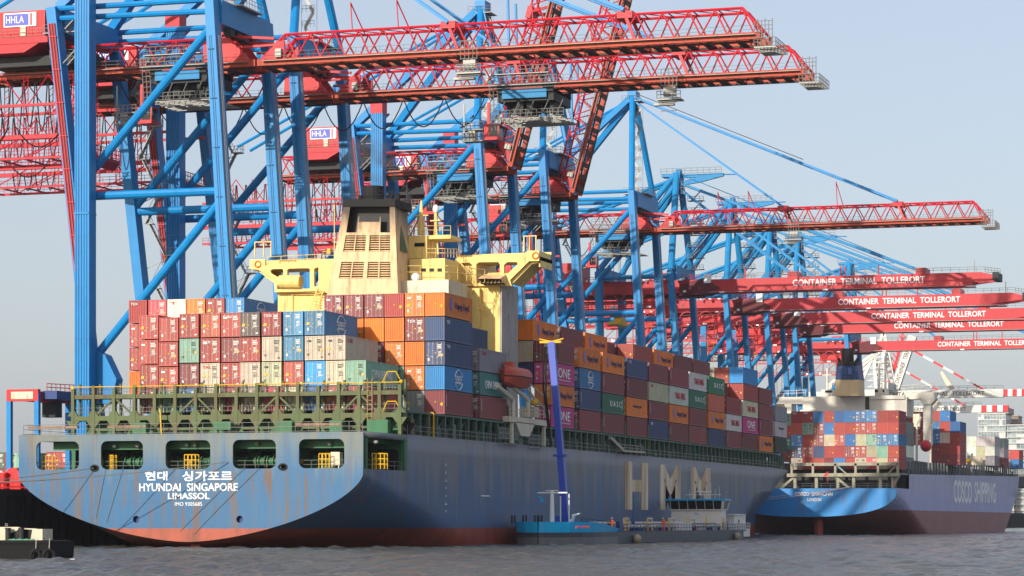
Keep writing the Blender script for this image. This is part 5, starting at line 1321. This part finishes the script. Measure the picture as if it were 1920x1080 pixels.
# ================================================================ WHITE CRANES behind the second ship
RW=paint('white_boom',(.62,.62,.58),.5,dirt=.1)
def crane_white(Yc,zb,pxs,label,txt,txpx,apx,raise_=False,stays=((0,0),(0,0))):
    x0,x1,xt=[AX(p,Yc) for p in pxs]   # leg, start of stripes, tip
    root=empty('gantry_crane',(x0,Yc-8,QZ),label,'crane','white gantry cranes')
    m=MB()
    for y in(Yc-8,Yc+8): m.box(x0-1,x0+1,y-1,y+1,QZ,zb+4); m.box(x0-21,x0-19,y-1,y+1,QZ,zb+4); m.box(x0-20,x0,y-.8,y+.8,zb-14,zb-12); m.bar((x0-20,y,zb-12),(x0,y,zb+2),.8)
    m.box(x0-1,x0+1,Yc-8,Yc+8,zb+1.5,zb+4); m.build('portal',RW,root)
    m=MB(); 
    ap=(x0-2,Yc,apx)
    for y in(-7,7): m.bar((x0,Yc+y,zb+4),(ap[0],Yc+y*.3,apx),1.2)
    for k in range(7): z=zb+4+(apx-zb-4)*k/7; m.box(ap[0]-2.5,ap[0]+2,Yc-3,Yc-2.6,z,z+.3); m.bar((ap[0]-2,Yc-2.8,z),(ap[0]+1.5,Yc-2.8,z+(apx-zb-4)/7),.2)
    m.bar((ap[0],Yc-2,apx),(x0-20,Yc-6,zb+4),1.0); m.bar((ap[0],Yc+2,apx),(x0-20,Yc+6,zb+4),1.0)
    m.build('mast',RW,root)
    m=MB(); m.box(x0-30,x1,Yc-1.6,Yc+1.6,zb-1.5,zb+1.3); b=m.build('boom',RW,root)
    n=5; s=MB(); s2=MB()
    for k in range(n):
        a=x1+.01+(xt-x1)*k/n; (s if k%2==0 else s2).box(a,a+(xt-x1)/n-.01,Yc-1.6,Yc+1.6,zb-1.2,zb+1.2)
    s.build('red_band',BRIGHTRED,b); s2.build('white_band',SIGNW,b)
    ta,tb=AX(txpx[0],Yc),AX(txpx[1],Yc); text('lettering',txt,((ta+tb)/2,Yc-1.68,zb),DARK,b,width=tb-ta,height=1.5)
    m=MB(); m.rail([(x0,Yc-1.6,zb+1.3),(x1,Yc-1.6,zb+1.3)],1.3,.08,3,1); m.build('boom_walkway',GALV,b)
    for (pa,pya),(pb,pyb) in stays:
        A=Vector(PY(pa,pya,Yc)); B=Vector(PY(pb,pyb,Yc)); s=MB(); s2=MB()
        for k in range(7): (s if k%2==0 else s2).bar(tuple(A+(B-A)*k/7),tuple(A+(B-A)*(k+1)/7),.7)
        st=s.build('red_stay_band',BRIGHTRED,root); s2.build('white_stay_band',SIGNW,st)
    return root
YW1,YW2=950,1050
r1=crane_white(YW1,AZ(738,AX(1800,YW1),YW1),(1668,1882,1925),'white gantry crane with level boom ending in red and white bands, higher of two','CONTAINER  TERMINAL  TOLLERORT',(1660,1847),AZ(652,AX(1668,YW1),YW1),False,(((1712,657),(1845,731)),))
m=MB(); A=PY(1765,697,YW1); B=PY(1785,731,YW1); m.bar(A,B,1.0,1.2,w2=2); 
m.build('boom_strut',CREAM,r1)
r2=crane_white(YW2,AZ(767,AX(1800,YW2),YW2),(1650,1841,1891),'white gantry crane with lower level boom ending in red and white bands','CONTAINER  TERMINAL  TOLLERORT',(1650,1812),AZ(668,AX(1650,YW2),YW2),False,(((1665,678),(1810,761)),))
m=MB(); A=PY(1748,748,YW2); B=PY(1760,762,YW2); m.bar(A,B,2.0,1.2,w2=3); m.build('boom_strut',CREAM,r2)
# a third with its boom up
Y3=1000; x=AX(1676,Y3)
r3=empty('gantry_crane',(x,Y3,QZ),'white gantry crane with its lettered boom raised steeply behind the second ship','crane','white gantry cranes')
m=MB(); A=Vector(PY(1678,732,Y3)); B=Vector(PY(1712,630,Y3)); m.bar(tuple(A),tuple(B),3.0,3.0); b3=m.build('boom',RW,r3)
m=MB(); m.bar((A.x-2,Y3+2,A.z+3),(B.x-4,Y3+2,B.z),.9); 
for k in range(12): p=A+(B-A)*k/12; m.bar((p.x-2.2,Y3,p.z+1),(p.x-4.5,Y3+2,p.z+4),.35)
m.build('boom_lattice',BRIGHTRED,b3)
ang=math.atan2(B.z-A.z,B.x-A.x); mid=(A+B)/2
text('lettering','CONTAINER  TERMINAL',(mid.x,Y3-1.6,mid.z),DARK,b3,width=(B-A).length*.85,height=1.6,rot=(R(90),-ang,0))
m=MB(); 
for d in(-14,2): 
    for y in(-7,7): m.box(A.x+d-1,A.x+d+1,Y3+y-1,Y3+y+1,QZ,A.z)
m.box(A.x-16,A.x+3,Y3-8,Y3+8,A.z-3,A.z); m.bar((A.x,Y3,A.z),(A.x-4,Y3,A.z+22),1.2); m.bar((A.x-14,Y3,A.z),(A.x-4,Y3,A.z+22),1.2); m.build('portal',RW,r3)

# ================================================================ STRADDLE CARRIER and yard boxes at the left
SY=350.0
sc=empty('straddle_carrier',(AX(60,SY),SY,QZ),'tall blue legged straddle carrier with red top frame on the quay at the far left','straddle carrier')
xa,xb=AX(18,SY),AX(70,SY); zt=AZ(737,xa,SY)
for x,y in ((xa,SY),(xb,SY),(xa+4.6,SY+9.5),(xb+3.0,SY+9.5)):
    MB().box(x-.35,x+.35,y-.35,y+.35,QZ+1.2,zt).build('leg',BLUE,sc)
m=MB(); m.box(xa-.3,xb+.3,SY-.4,SY+.4,zt-1.2,zt+.5); m.box(xa,xb+3,SY+9,SY+10,zt-1,zt+.4); m.box(xb-.4,xb+.4,SY+.4,SY+9,zt-1.2,zt+.2); m.box(xa-.1,xa+.5,SY+.4,SY+9,zt-1,zt)
m.rail([(xb+.5,SY+2,zt+.3),(xb+3.2,SY+9.5,zt+.3)],1.1,.06,.8,2); m.build('top_frame',BRIGHTRED,sc)
m=MB(); m.box(xa+.5,xa+4.0,SY-.5,SY-.42,zt-.9,zt+.15); m.build('cream_panel',CREAM,sc)
m=MB(); m.box(xb+.4,xb+2.6,SY+1,SY+8,zt-.9,zt+.3); m.box(xb+2.4,xb+3.4,SY+9,SY+10,QZ+1.2,zt); m.build('engine_housing',NAVY,sc)
m=MB(); m.box(xa+3.2,xa+3.6,SY+2,SY+2.5,AZ(800,xa,SY),zt); m.box(xb-1.3,xb+.9,SY+4,SY+6,zt-3.4,zt-1.2); 
for k in range(14): m.tube((xb+2.0,SY+9,QZ+1+k),(xb+2.6,SY+9,QZ+1+k),.05,4)
m.build('spreader_mast',DARK,sc)
for x,y in ((xa,SY),(xb,SY)):
    w_=MB()
    for k in range(3): w_.tube((x-.25,y-1.2+k*1.5,QZ+.65),(x+.25,y-1.2+k*1.5,QZ+.65),.65,12)
    w_.build('wheel_set',BLACK,sc)
m=MB(); m.box(xa-.5,xa+.5,SY-.7,SY+5,QZ+1.2,QZ+2.8); m.box(xb-.5,xb+.5,SY-.7,SY+5,QZ+1.2,QZ+2.8); m.build('wheel_beam',NAVY,sc)
YY=430
for k,(px,cl,n) in enumerate(((-14,'green','far left edge'),(4,'maroon','beside the green one at the left edge'),(22,'pale green','between the straddle carrier legs'),(88,'dark red','seen through the port mooring opening'),(105,'red','rightmost seen through the port mooring opening'))):
    for r in range(3):
        c2=random.choice(['red','maroon','green','blue']) if r<2 else cl
        container(c2,AX(px+10,YY),YY,QZ+.02+r*2.93,f'{c2} yard container, {["lowest","middle","top"][r]} of its stack, {n}','containers stacked in the yard',True,12,detail=1)
# red bollard gear and tower on the quay edge
kb=empty('quay_winch',(AX(25,290),290,QZ),'red capped quay equipment beside the near ship\'s port quarter','quay equipment')
m=MB(); x=AX(25,290); m.box(x-1.0,x+1.2,289.5,291,QZ+.3,QZ+2.0); m.prism([(x-1.0,289.6,QZ+2.0),(x+1.2,289.6,QZ+2.0),(x+.6,289.6,QZ+2.9),(x-.4,289.6,QZ+2.9)],(0,1.3,0)); m.build('winch_hood',BRIGHTRED,kb)
m=MB(); x=AX(6,289); m.tube((x,289,QZ),(x,289,QZ+2.2),.45,12); m.box(x-.6,x+.5,288.6,289.4,QZ+2.2,QZ+2.35); m.rail([(x-1,288.5,QZ),(x+4,288.5,QZ)],1.1,.05,.8,2); m.build('fuel_drum',BRIGHTRED,kb)

# ================================================================ TANKER with its blue hose boom
bt=empty('bunker_tanker',(-100,390,0),'low bunker tanker with bright blue bow lying alongside the near ship','tanker')
XB0,XB1=-105.2,-94.6; XM=(XB0+XB1)/2
def brow(Y,b,zt): return (Y,[(0,-1.5),(b*.55,-1.4),(b*.93,-.6),(b,.2),(b,1.0),(b*1.0,zt)])
bow=[(330.5,.03),(330.7,.7),(331.4,2.0),(332.8,3.4),(335.5,4.5),(338.5,5.1),(342,5.3),(346,5.3),(350,5.3)]
m=MB(); loft(m,[brow(Y,b,1.7) for Y,b in bow]+[brow(Y,5.3,1.7) for Y in (370,390,410,424)]+[brow(430,4.9,1.7),brow(434,4.0,1.7)],XM)
TH=paint('tanker_dark',(.045,.055,.075),.5,dirt=.3); TG=paint('tanker_grey',(.13,.14,.15),.5,dirt=.4)
m.box(XM-4.9,XM+4.9,340,432,1.55,1.7); m.build('hull',TH,bt)
m=MB(); rowsb=[]
for Y,b in bow:
    t=max(0,(Y-337)/13); zt=3.05-.95*t**1.4; rowsb.append((Y,[(b*1.0+.03,1.68),(b*1.04+.05,zt),(max(0,b-.3),zt),(0,zt-.1)]))
loft(m,rowsb,XM); m.build('bow_bulwark',TEAL,bt)
m=MB(); loft(m,[(Y,[(b+.05,-1),(b+.06,1.05)]) for Y,b in bow],XM); m.build('bow_grey_band',TG,bt)
def bs(px,z,X=XM+5.45): return (X,AY(px,X),z)
ya_,yb_=AY(1076,XM+5.4),AY(1104,XM+5.4); text('lettering','JAN TERMAAT',(XM+5.62,(ya_+yb_)/2,2.35),BRIGHTRED,bt,face='+X',width=yb_-ya_,height=.42)
m=MB(); x,y=AX(1035,338),338
m.tube((x,y,3),(x,y,AZ(924,x,y)),.33,10,.25); m.box(x-2.0,x+2.1,y-.1,y+.1,AZ(925,x,y),AZ(922.5,x,y)); m.box(x-.8,x+.8,y-.25,y+.25,AZ(920.5,x,y),AZ(919,x,y)); m.ellipsoid((x,y,AZ(923,x,y)),(.35,.35,.3),10,8)
for px in (1051,1067): xx=AX(px,340); m.tube((xx,340,3),(xx,340,AZ(930 if px<1060 else 926,xx,340)),.09,6)
m.prism([PY(1066,973,341),PY(1072,973,341),PY(1072,964,341),PY(1087,962,341),PY(1085,964,341),PY(1076,968,341),PY(1072,980,341),PY(1066,980,341)],(0,.8,0))
m.build('mast',WHITE,bt)
m=MB(); m.prism([PY(1010,930,338),PY(1014,930,338),PY(1020,940,338),PY(1014,943,338)],(0,.05,0)); m.build('signal_cone',TEAL,bt)
m=MB()
for px in (960,981,1003,1010): x,y,zz=PY(px,984,337 if px<990 else 335); m.tube((x,y,2.8),(x,y,3.9),.14,6); m.tube((x+.4,y,2.8),(x+.4,y,3.9),.14,6)
m.rail([PY(1090,983,343),PY(1150,990,349)],.8,.04,1)
m.build('bollard',DARK,bt)
pb_=PY(1061,972,343); pt_=PY(1034,642,350)
m=MB(); mid=Vector(pb_)+(Vector(pt_)-Vector(pb_))*.35
m.bar(pb_,tuple(mid),.85,.85); m.bar(tuple(mid),pt_,.78,.78,w2=.95,h2=.6); m.box(pb_[0]-1.2,pb_[0]+1.0,342,344,2.4,3.8); m.box(mid.x-.9,mid.x+.9,mid.y-.6,mid.y+.6,mid.z-.1,mid.z+.2); m.build('hose_boom',PUMP,bt)
m=MB(); p=Vector(pt_); m.box(p.x-1.6,p.x+1.4,p.y-.3,p.y+.3,p.z-.1,p.z+.2); 
for s in(-1,1): m.bar((p.x,p.y,p.z+.1),(p.x+s*1.7,p.y,p.z+.5),.15)
m.build('boom_head',SYEL,bt)
m=MB(); m.path([(p.x-.9,p.y-.5,p.z-.6),(p.x-1.0,p.y-.5,p.z-6),(p.x-.4,p.y-.5,p.z-11),(p.x+.2,p.y-.5,p.z-14)],.13,6); m.path([(p.x-.6,p.y-.6,p.z-.6),(p.x-.6,p.y-.6,p.z-7),(p.x,p.y-.5,p.z-13)],.1,6); m.path([(p.x+1.0,p.y-.5,p.z-.4),(p.x+1.0,p.y-.3,p.z-2.2)],.12,6); m.build('bunker_hose',BLACK,bt)
# deck pipework, tanks and gear
m=MB(); 
for xo,zz in ((3.2,2.9),(1.6,2.7),(0,2.9),(-2,2.8),(3.9,2.4)): m.tube((XM+xo,352,zz),(XM+xo,420,zz),.16,8)
for k in range(9): y=356+k*7; m.tube((XM-4,y,2.6),(XM+4.6,y,2.6),.14,6); m.tube((XM+3.2,y,1.7),(XM+3.2,y,2.9),.1,5)
for k in range(4): y=358+k*13; m.path([(XM+4,y,1.8),(XM+4,y,3.5),(XM+4,y+2.5,3.5),(XM+4,y+2.5,1.9)],.14,6)
m.build('pipework',paint('pipe_cream',(.55,.54,.48),.5),bt)
m=MB(); rr=random.Random(9)
for k in range(60): y=rr.uniform(352,425); x=XM+rr.uniform(-4,4.7); m.box(x,x+rr.uniform(.3,.8),y,y+rr.uniform(.4,1.6),1.7,1.7+rr.uniform(.4,1.4))
m.rail([(XM+5.1,352,1.7),(XM+5.1,430,1.7)],1.0,.035,1.8,2); m.tube((XM+4,363,1.7),(XM+4,363,7.0),.05,5)
m.build('deck_gear',NAVY,bt)
VR=paint('valve_red',(.35,.06,.04),.5)
for k in range(14): y=rr.uniform(354,428); x=XM+rr.uniform(-2,4.7); MB().box(x,x+.35,y,y+.5,1.7,2.2+rr.random()).build('valve',VR,bt)
for k in range(6): y=358+k*12; m=MB(); m.tube((XM+4.3,y,1.7),(XM+4.3,y,3.7),.1,5); m.box(XM+4.1,XM+4.5,y-.5,y+.5,2.8,2.95); m.build('yellow_vent',SYEL,bt)
m=MB(); m.box(XM+3.4,XM+4.9,AY(1278,XM+4.9),AY(1297,XM+4.9),1.7,2.85); m.build('deck_locker',WHITE,bt)
m=MB(); y0,y1=AY(1353,XM+4.2),AY(1361,XM+4.2)
m.box(XM-4.0,XM+4.2,y0,y1,1.7,4.9)
wh=m.build('wheelhouse',WHITE,bt)
m=MB(); zf=5.0; zg=6.4
m.add([(XM-4.1,y0-.2,zf),(XM+4.3,y0-.2,zf),(XM+4.3,y1+.2,zf),(XM-4.1,y1+.2,zf),(XM-4.4,y0-.8,zg),(XM+4.6,y0-.8,zg),(XM+4.6,y1+.5,zg),(XM-4.4,y1+.5,zg)],[(0,3,2,1),(4,5,6,7),(0,1,5,4),(1,2,6,5),(2,3,7,6),(3,0,4,7)]); m.build('wheelhouse_window',GLASS,wh)
m=MB()
for yy,zz0 in ((y0-.2,0),(y1+.2,0)): m.bar((XM+4.32,yy,zf),(XM+4.62,yy+(-.6 if yy==y0-.2 else .3),zg),.3)
m.box(XM-4.1,XM+4.4,y0-.3,y1+.3,4.88,5.02)
for k in range(7): x=XM-4+k*1.4; m.bar((x,y0-.22,zf),(x,y0-.84,zg),.08)
m.build('window_frame',WHITE,wh)
m=MB(); m.box(XM-4.8,XM+4.9,y0-1.1,y1+.8,6.4,6.66); m.build('wheelhouse_roof',TEAL,wh)
m=MB(); ym=(y0+y1)/2
for k in range(8): xx=XM-1.4+k*.7; m.tube((xx,ym,6.66),(xx,ym,8.2+(k%3)*.5),.03,4)
m.box(XM-2,XM+3.8,ym-.05,ym+.05,7.3,7.38); m.box(XM-.3,XM+2.2,ym-.1,ym+.1,7.75,7.95); m.tube((XM+1,ym,6.66),(XM+1,ym,7.8),.1,6)
m.build('antenna',WHITE,wh)
text('lettering','VIVA',(XM+.1,y0-.02,4.3),TEAL,wh,width=.8,height=.32)
m=MB(); m.box(XM+1.0,XM+4.4,AY(1377,XM+4.4),AY(1398,XM+4.4),1.7,4.1); m.box(XM+.8,XM+4.6,AY(1376,XM+4.4),AY(1396,XM+4.4),4.1,4.3); m.box(XM-3,XM+4.3,AY(1390,XM+4.3),AY(1406,XM+4.3),.6,1.9); m.rail([(XM+4.8,AY(1362,XM+4.8),1.7),(XM+4.8,AY(1406,XM+4.8),1.7)],1.1,.05,1.5,2); m.build('stern_house',WHITE,bt)
m=MB(); m.box(XM+4.42,XM+4.46,AY(1384,XM+4.4),AY(1386,XM+4.4),2.6,3.4); m.build('porthole',GLASS,bt)
for px in (1195,1383): 
    x=XM+5.8; MB().ellipsoid((x,AY(px,x),.7),(.55,.8,.65),12,8).build('fender',paint('fender_beige',(.35,.30,.22),.7) if 'fender_beige' not in MATS else MATS['fender_beige'],bt)
# crew on the tanker deck
SKIN=paint('skin',(.45,.25,.17),.6,dirt=0); HIVIS=paint('orange_coverall',(.85,.13,.03),.6,dirt=.05); HELM=paint('white_helmet',(.75,.75,.72),.4,dirt=0)
def person(px,X,lean,label):
    Y=AY(px,X); zf=1.75; r=empty('person',(X,Y,zf),label,'person')
    me=bpy.data.meshes.new('body'); s=1.0
    V=[(0,0,.92),(0,0,1.18),(0,lean*.1,1.42),(0,lean*.18,1.53),(0,lean*.22,1.68),(.20,lean*.1,1.42),(.27,lean*.15-.06,1.13),(.25,lean*.3-.2,.92),(-.20,lean*.1,1.42),(-.27,lean*.15+.05,1.13),(-.25,lean*.3+.22,.95),(.11,0,.88),(.13,.05,.48),(.13,.02,.06),(.13,-.12,.03),(-.11,0,.88),(-.13,-.10,.48),(-.13,-.16,.06),(-.13,-.30,.03)]
    E_=[(0,1),(1,2),(2,3),(3,4),(2,5),(5,6),(6,7),(2,8),(8,9),(9,10),(0,11),(11,12),(12,13),(13,14),(0,15),(15,16),(16,17),(17,18)]
    RD=[.15,.15,.16,.06,.10,.08,.055,.04,.08,.055,.04,.10,.075,.05,.045,.10,.075,.05,.045]
    me.from_pydata(V,E_,[]); o=bpy.data.objects.new('body',me); COL.objects.link(o); o.modifiers.new('s','SKIN')
    for v,q in zip(me.skin_vertices[0].data,RD): v.radius=(q,q)
    me.skin_vertices[0].data[0].use_root=True
    o.modifiers.new('u','SUBSURF').levels=1; o.modifiers['u'].render_levels=1
    me.materials.append(HIVIS); o.parent=r
    hd=MB().ellipsoid((X,Y+lean*.24,zf+1.72),(.10,.11,.13),10,8).build('head',SKIN,r)
    MB().ellipsoid((X,Y+lean*.24,zf+1.80),(.13,.15,.09),10,6).build('helmet',HELM,r)
    r.scale=(1,1,1); return r
person(1147,-95.6,.6,'crew member in orange coverall bending over the pipes nearer the tanker\'s blue bow')
person(1244,-95.6,-.6,'crew member in orange coverall standing amidships left of the tanker\'s wheelhouse')

# ================================================================ WORK BOAT at the lower left
wb=empty('work_boat',(-103.5,197,0),'low black work boat with tyre fenders at the bottom left corner','boat')
WY=197.0; xa=AX(-260,WY); xb=AX(92,WY)
zr=AZ(1008,xb,WY)+.3
m=MB(); m.prism([(xa,WY,-.6),(xb-.5,WY,-.6),(xb+.1,WY,.3),(xb+.15,WY,AZ(1022,xb,WY)+.3),(xb-.4,WY,AZ(1013,xb,WY)),(xa,WY,AZ(1014,xb,WY))],(0,4.2,0)); m.box(xa,xb+.1,WY-.12,WY+4.3,AZ(1019,xb,WY),AZ(1014,xb,WY)); m.box(xa,xb,WY-.08,WY,AZ(1050,xb,WY),AZ(1047.5,xb,WY)); m.build('hull',paint('boat_black',(.006,.0065,.007),.85,dirt=.4),wb)
zd=AZ(1013,xb,WY)
def tyre(px,parent,r=.36,rot=.2):
    m=MB(); x=AX(px,WY-.3); zc=AZ(1042,x,WY); n=20
    for i in range(n):
        a,b=2*math.pi*i/n,2*math.pi*(i+1)/n
        m.tube((x+r*math.cos(a)*.8,WY-.35-rot*math.cos(a),zc+r*1.05*math.sin(a)),(x+r*math.cos(b)*.8,WY-.35-rot*math.cos(b),zc+r*1.05*math.sin(b)),.15,8)
    t=m.build('tyre_fender',BLACK,parent)
    m=MB(); m.tube((x,WY-.3,zc+.4),(x-.05,WY-.1,zd+.15),.03,5); m.build('chain',GALV,t)
tyre(67,wb,.44,-.15); tyre(92,wb,.44,-.3)
m=MB(); b_=lambda px,py: (AX(px,WY+1),WY+1.0,AZ(py,AX(px,WY+1),WY+1))
m.prism([b_(-120,1013),b_(72,1013),b_(68,991),b_(38,990),b_(33,988),b_(-120,988)],(0,.25,0))
m.box(AX(58,WY),AX(71,WY),WY+.8,WY+2.6,zd,AZ(992,xb,WY)); 
m.build('wheelhouse_front',paint('boat_cream',(.55,.50,.38),.5,dirt=.3),wb)
m=MB(); m.prism([b_(12,1011),b_(57,1011),b_(60,993),b_(35,992),b_(32,995),b_(20,1000)],(0,-.06,0)); m.build('wheelhouse_opening',GLASS,wb)
for px in (15,40):
    m=MB(); x=AX(px,WY+.5); m.tube((x,WY+.5,zd),(x,WY+.5,AZ(994,x,WY)+.1),.22,12); m.tube((x,WY+.5,AZ(994,x,WY)+.1),(x,WY+.5,AZ(992,x,WY)+.1),.26,12); m.build('bollard',DARK,wb)
m=MB()
for k in range(12): x=AX(18+k*4.0,WY+.3); m.ellipsoid((x,WY+.3,zd+.02),(.16,.14,.06+.03*(k%3)),8,5)
m.build('green_net',paint('net_green',(.12,.30,.20),.8),wb)
m=MB(); x=AX(78,WY+1); m.tube((x,WY+1,zd),(x,WY+1,zd+.22),.1,8); m.tube((x-.2,WY+1,zd+.2),(x+.25,WY+1,zd+.2),.07,8); m.rail([(AX(10,WY+1),WY+1,AZ(989,xb,WY)),(AX(14,WY+1),WY+1,AZ(989,xb,WY))],.3,.03,.2); m.build('deck_bitt',GALV,wb)
rr=random.Random(4)
m=MB()
for k in range(26): x=AX(rr.uniform(70,150),194); m.ellipsoid((x,WY-rr.uniform(.2,2.4),rr.uniform(.0,.06)),(rr.uniform(.08,.35),rr.uniform(.05,.2),.07),7,5)
o=m.build('wake_foam',paint('foam_white',(.62,.64,.62),.8,dirt=.1)); o['kind']='stuff'
# ================================================================ smoke over the funnel and hazy air
def volume(name,mb,dens,colr,aniso,noise_amt=None):
    m=bpy.data.materials.new(name); m.use_nodes=True; n=m.node_tree; n.nodes.remove(n.nodes['Principled BSDF']); v=n.nodes.new('ShaderNodeVolumePrincipled')
    v.inputs['Color'].default_value=(*colr,1); v.inputs['Density'].default_value=dens; v.inputs['Anisotropy'].default_value=aniso
    n.links.new(v.outputs[0],n.nodes['Material Output'].inputs['Volume'])
    if noise_amt:
        n.links.new(ramp(n,noise(n,.5,(1,1,1),4),.46,.66,0,dens),v.inputs['Density'])
    o=mb.build(name,m); o['kind']='stuff'; return o
sx,sy,sz=AX(706,335),336,AZ(349,AX(706,335),335)
m=MB(); m.ellipsoid((sx,sy,sz+.9),(1.6,1.6,1.3),12,8); m.ellipsoid((sx+1.8,sy+1,sz+2.4),(2.2,2,1.8),12,8); m.ellipsoid((sx-3.4,sy+4,sz+5),(4.0,3,2.2),12,8)
volume('exhaust_smoke',m,.30,(.25,.25,.27),0,True)

# hazebox: the air over the harbour
volume('haze',MB().box(-3200,3200,-300,9300,-4.5,150),.00005,(.90,.93,1.0),.2)
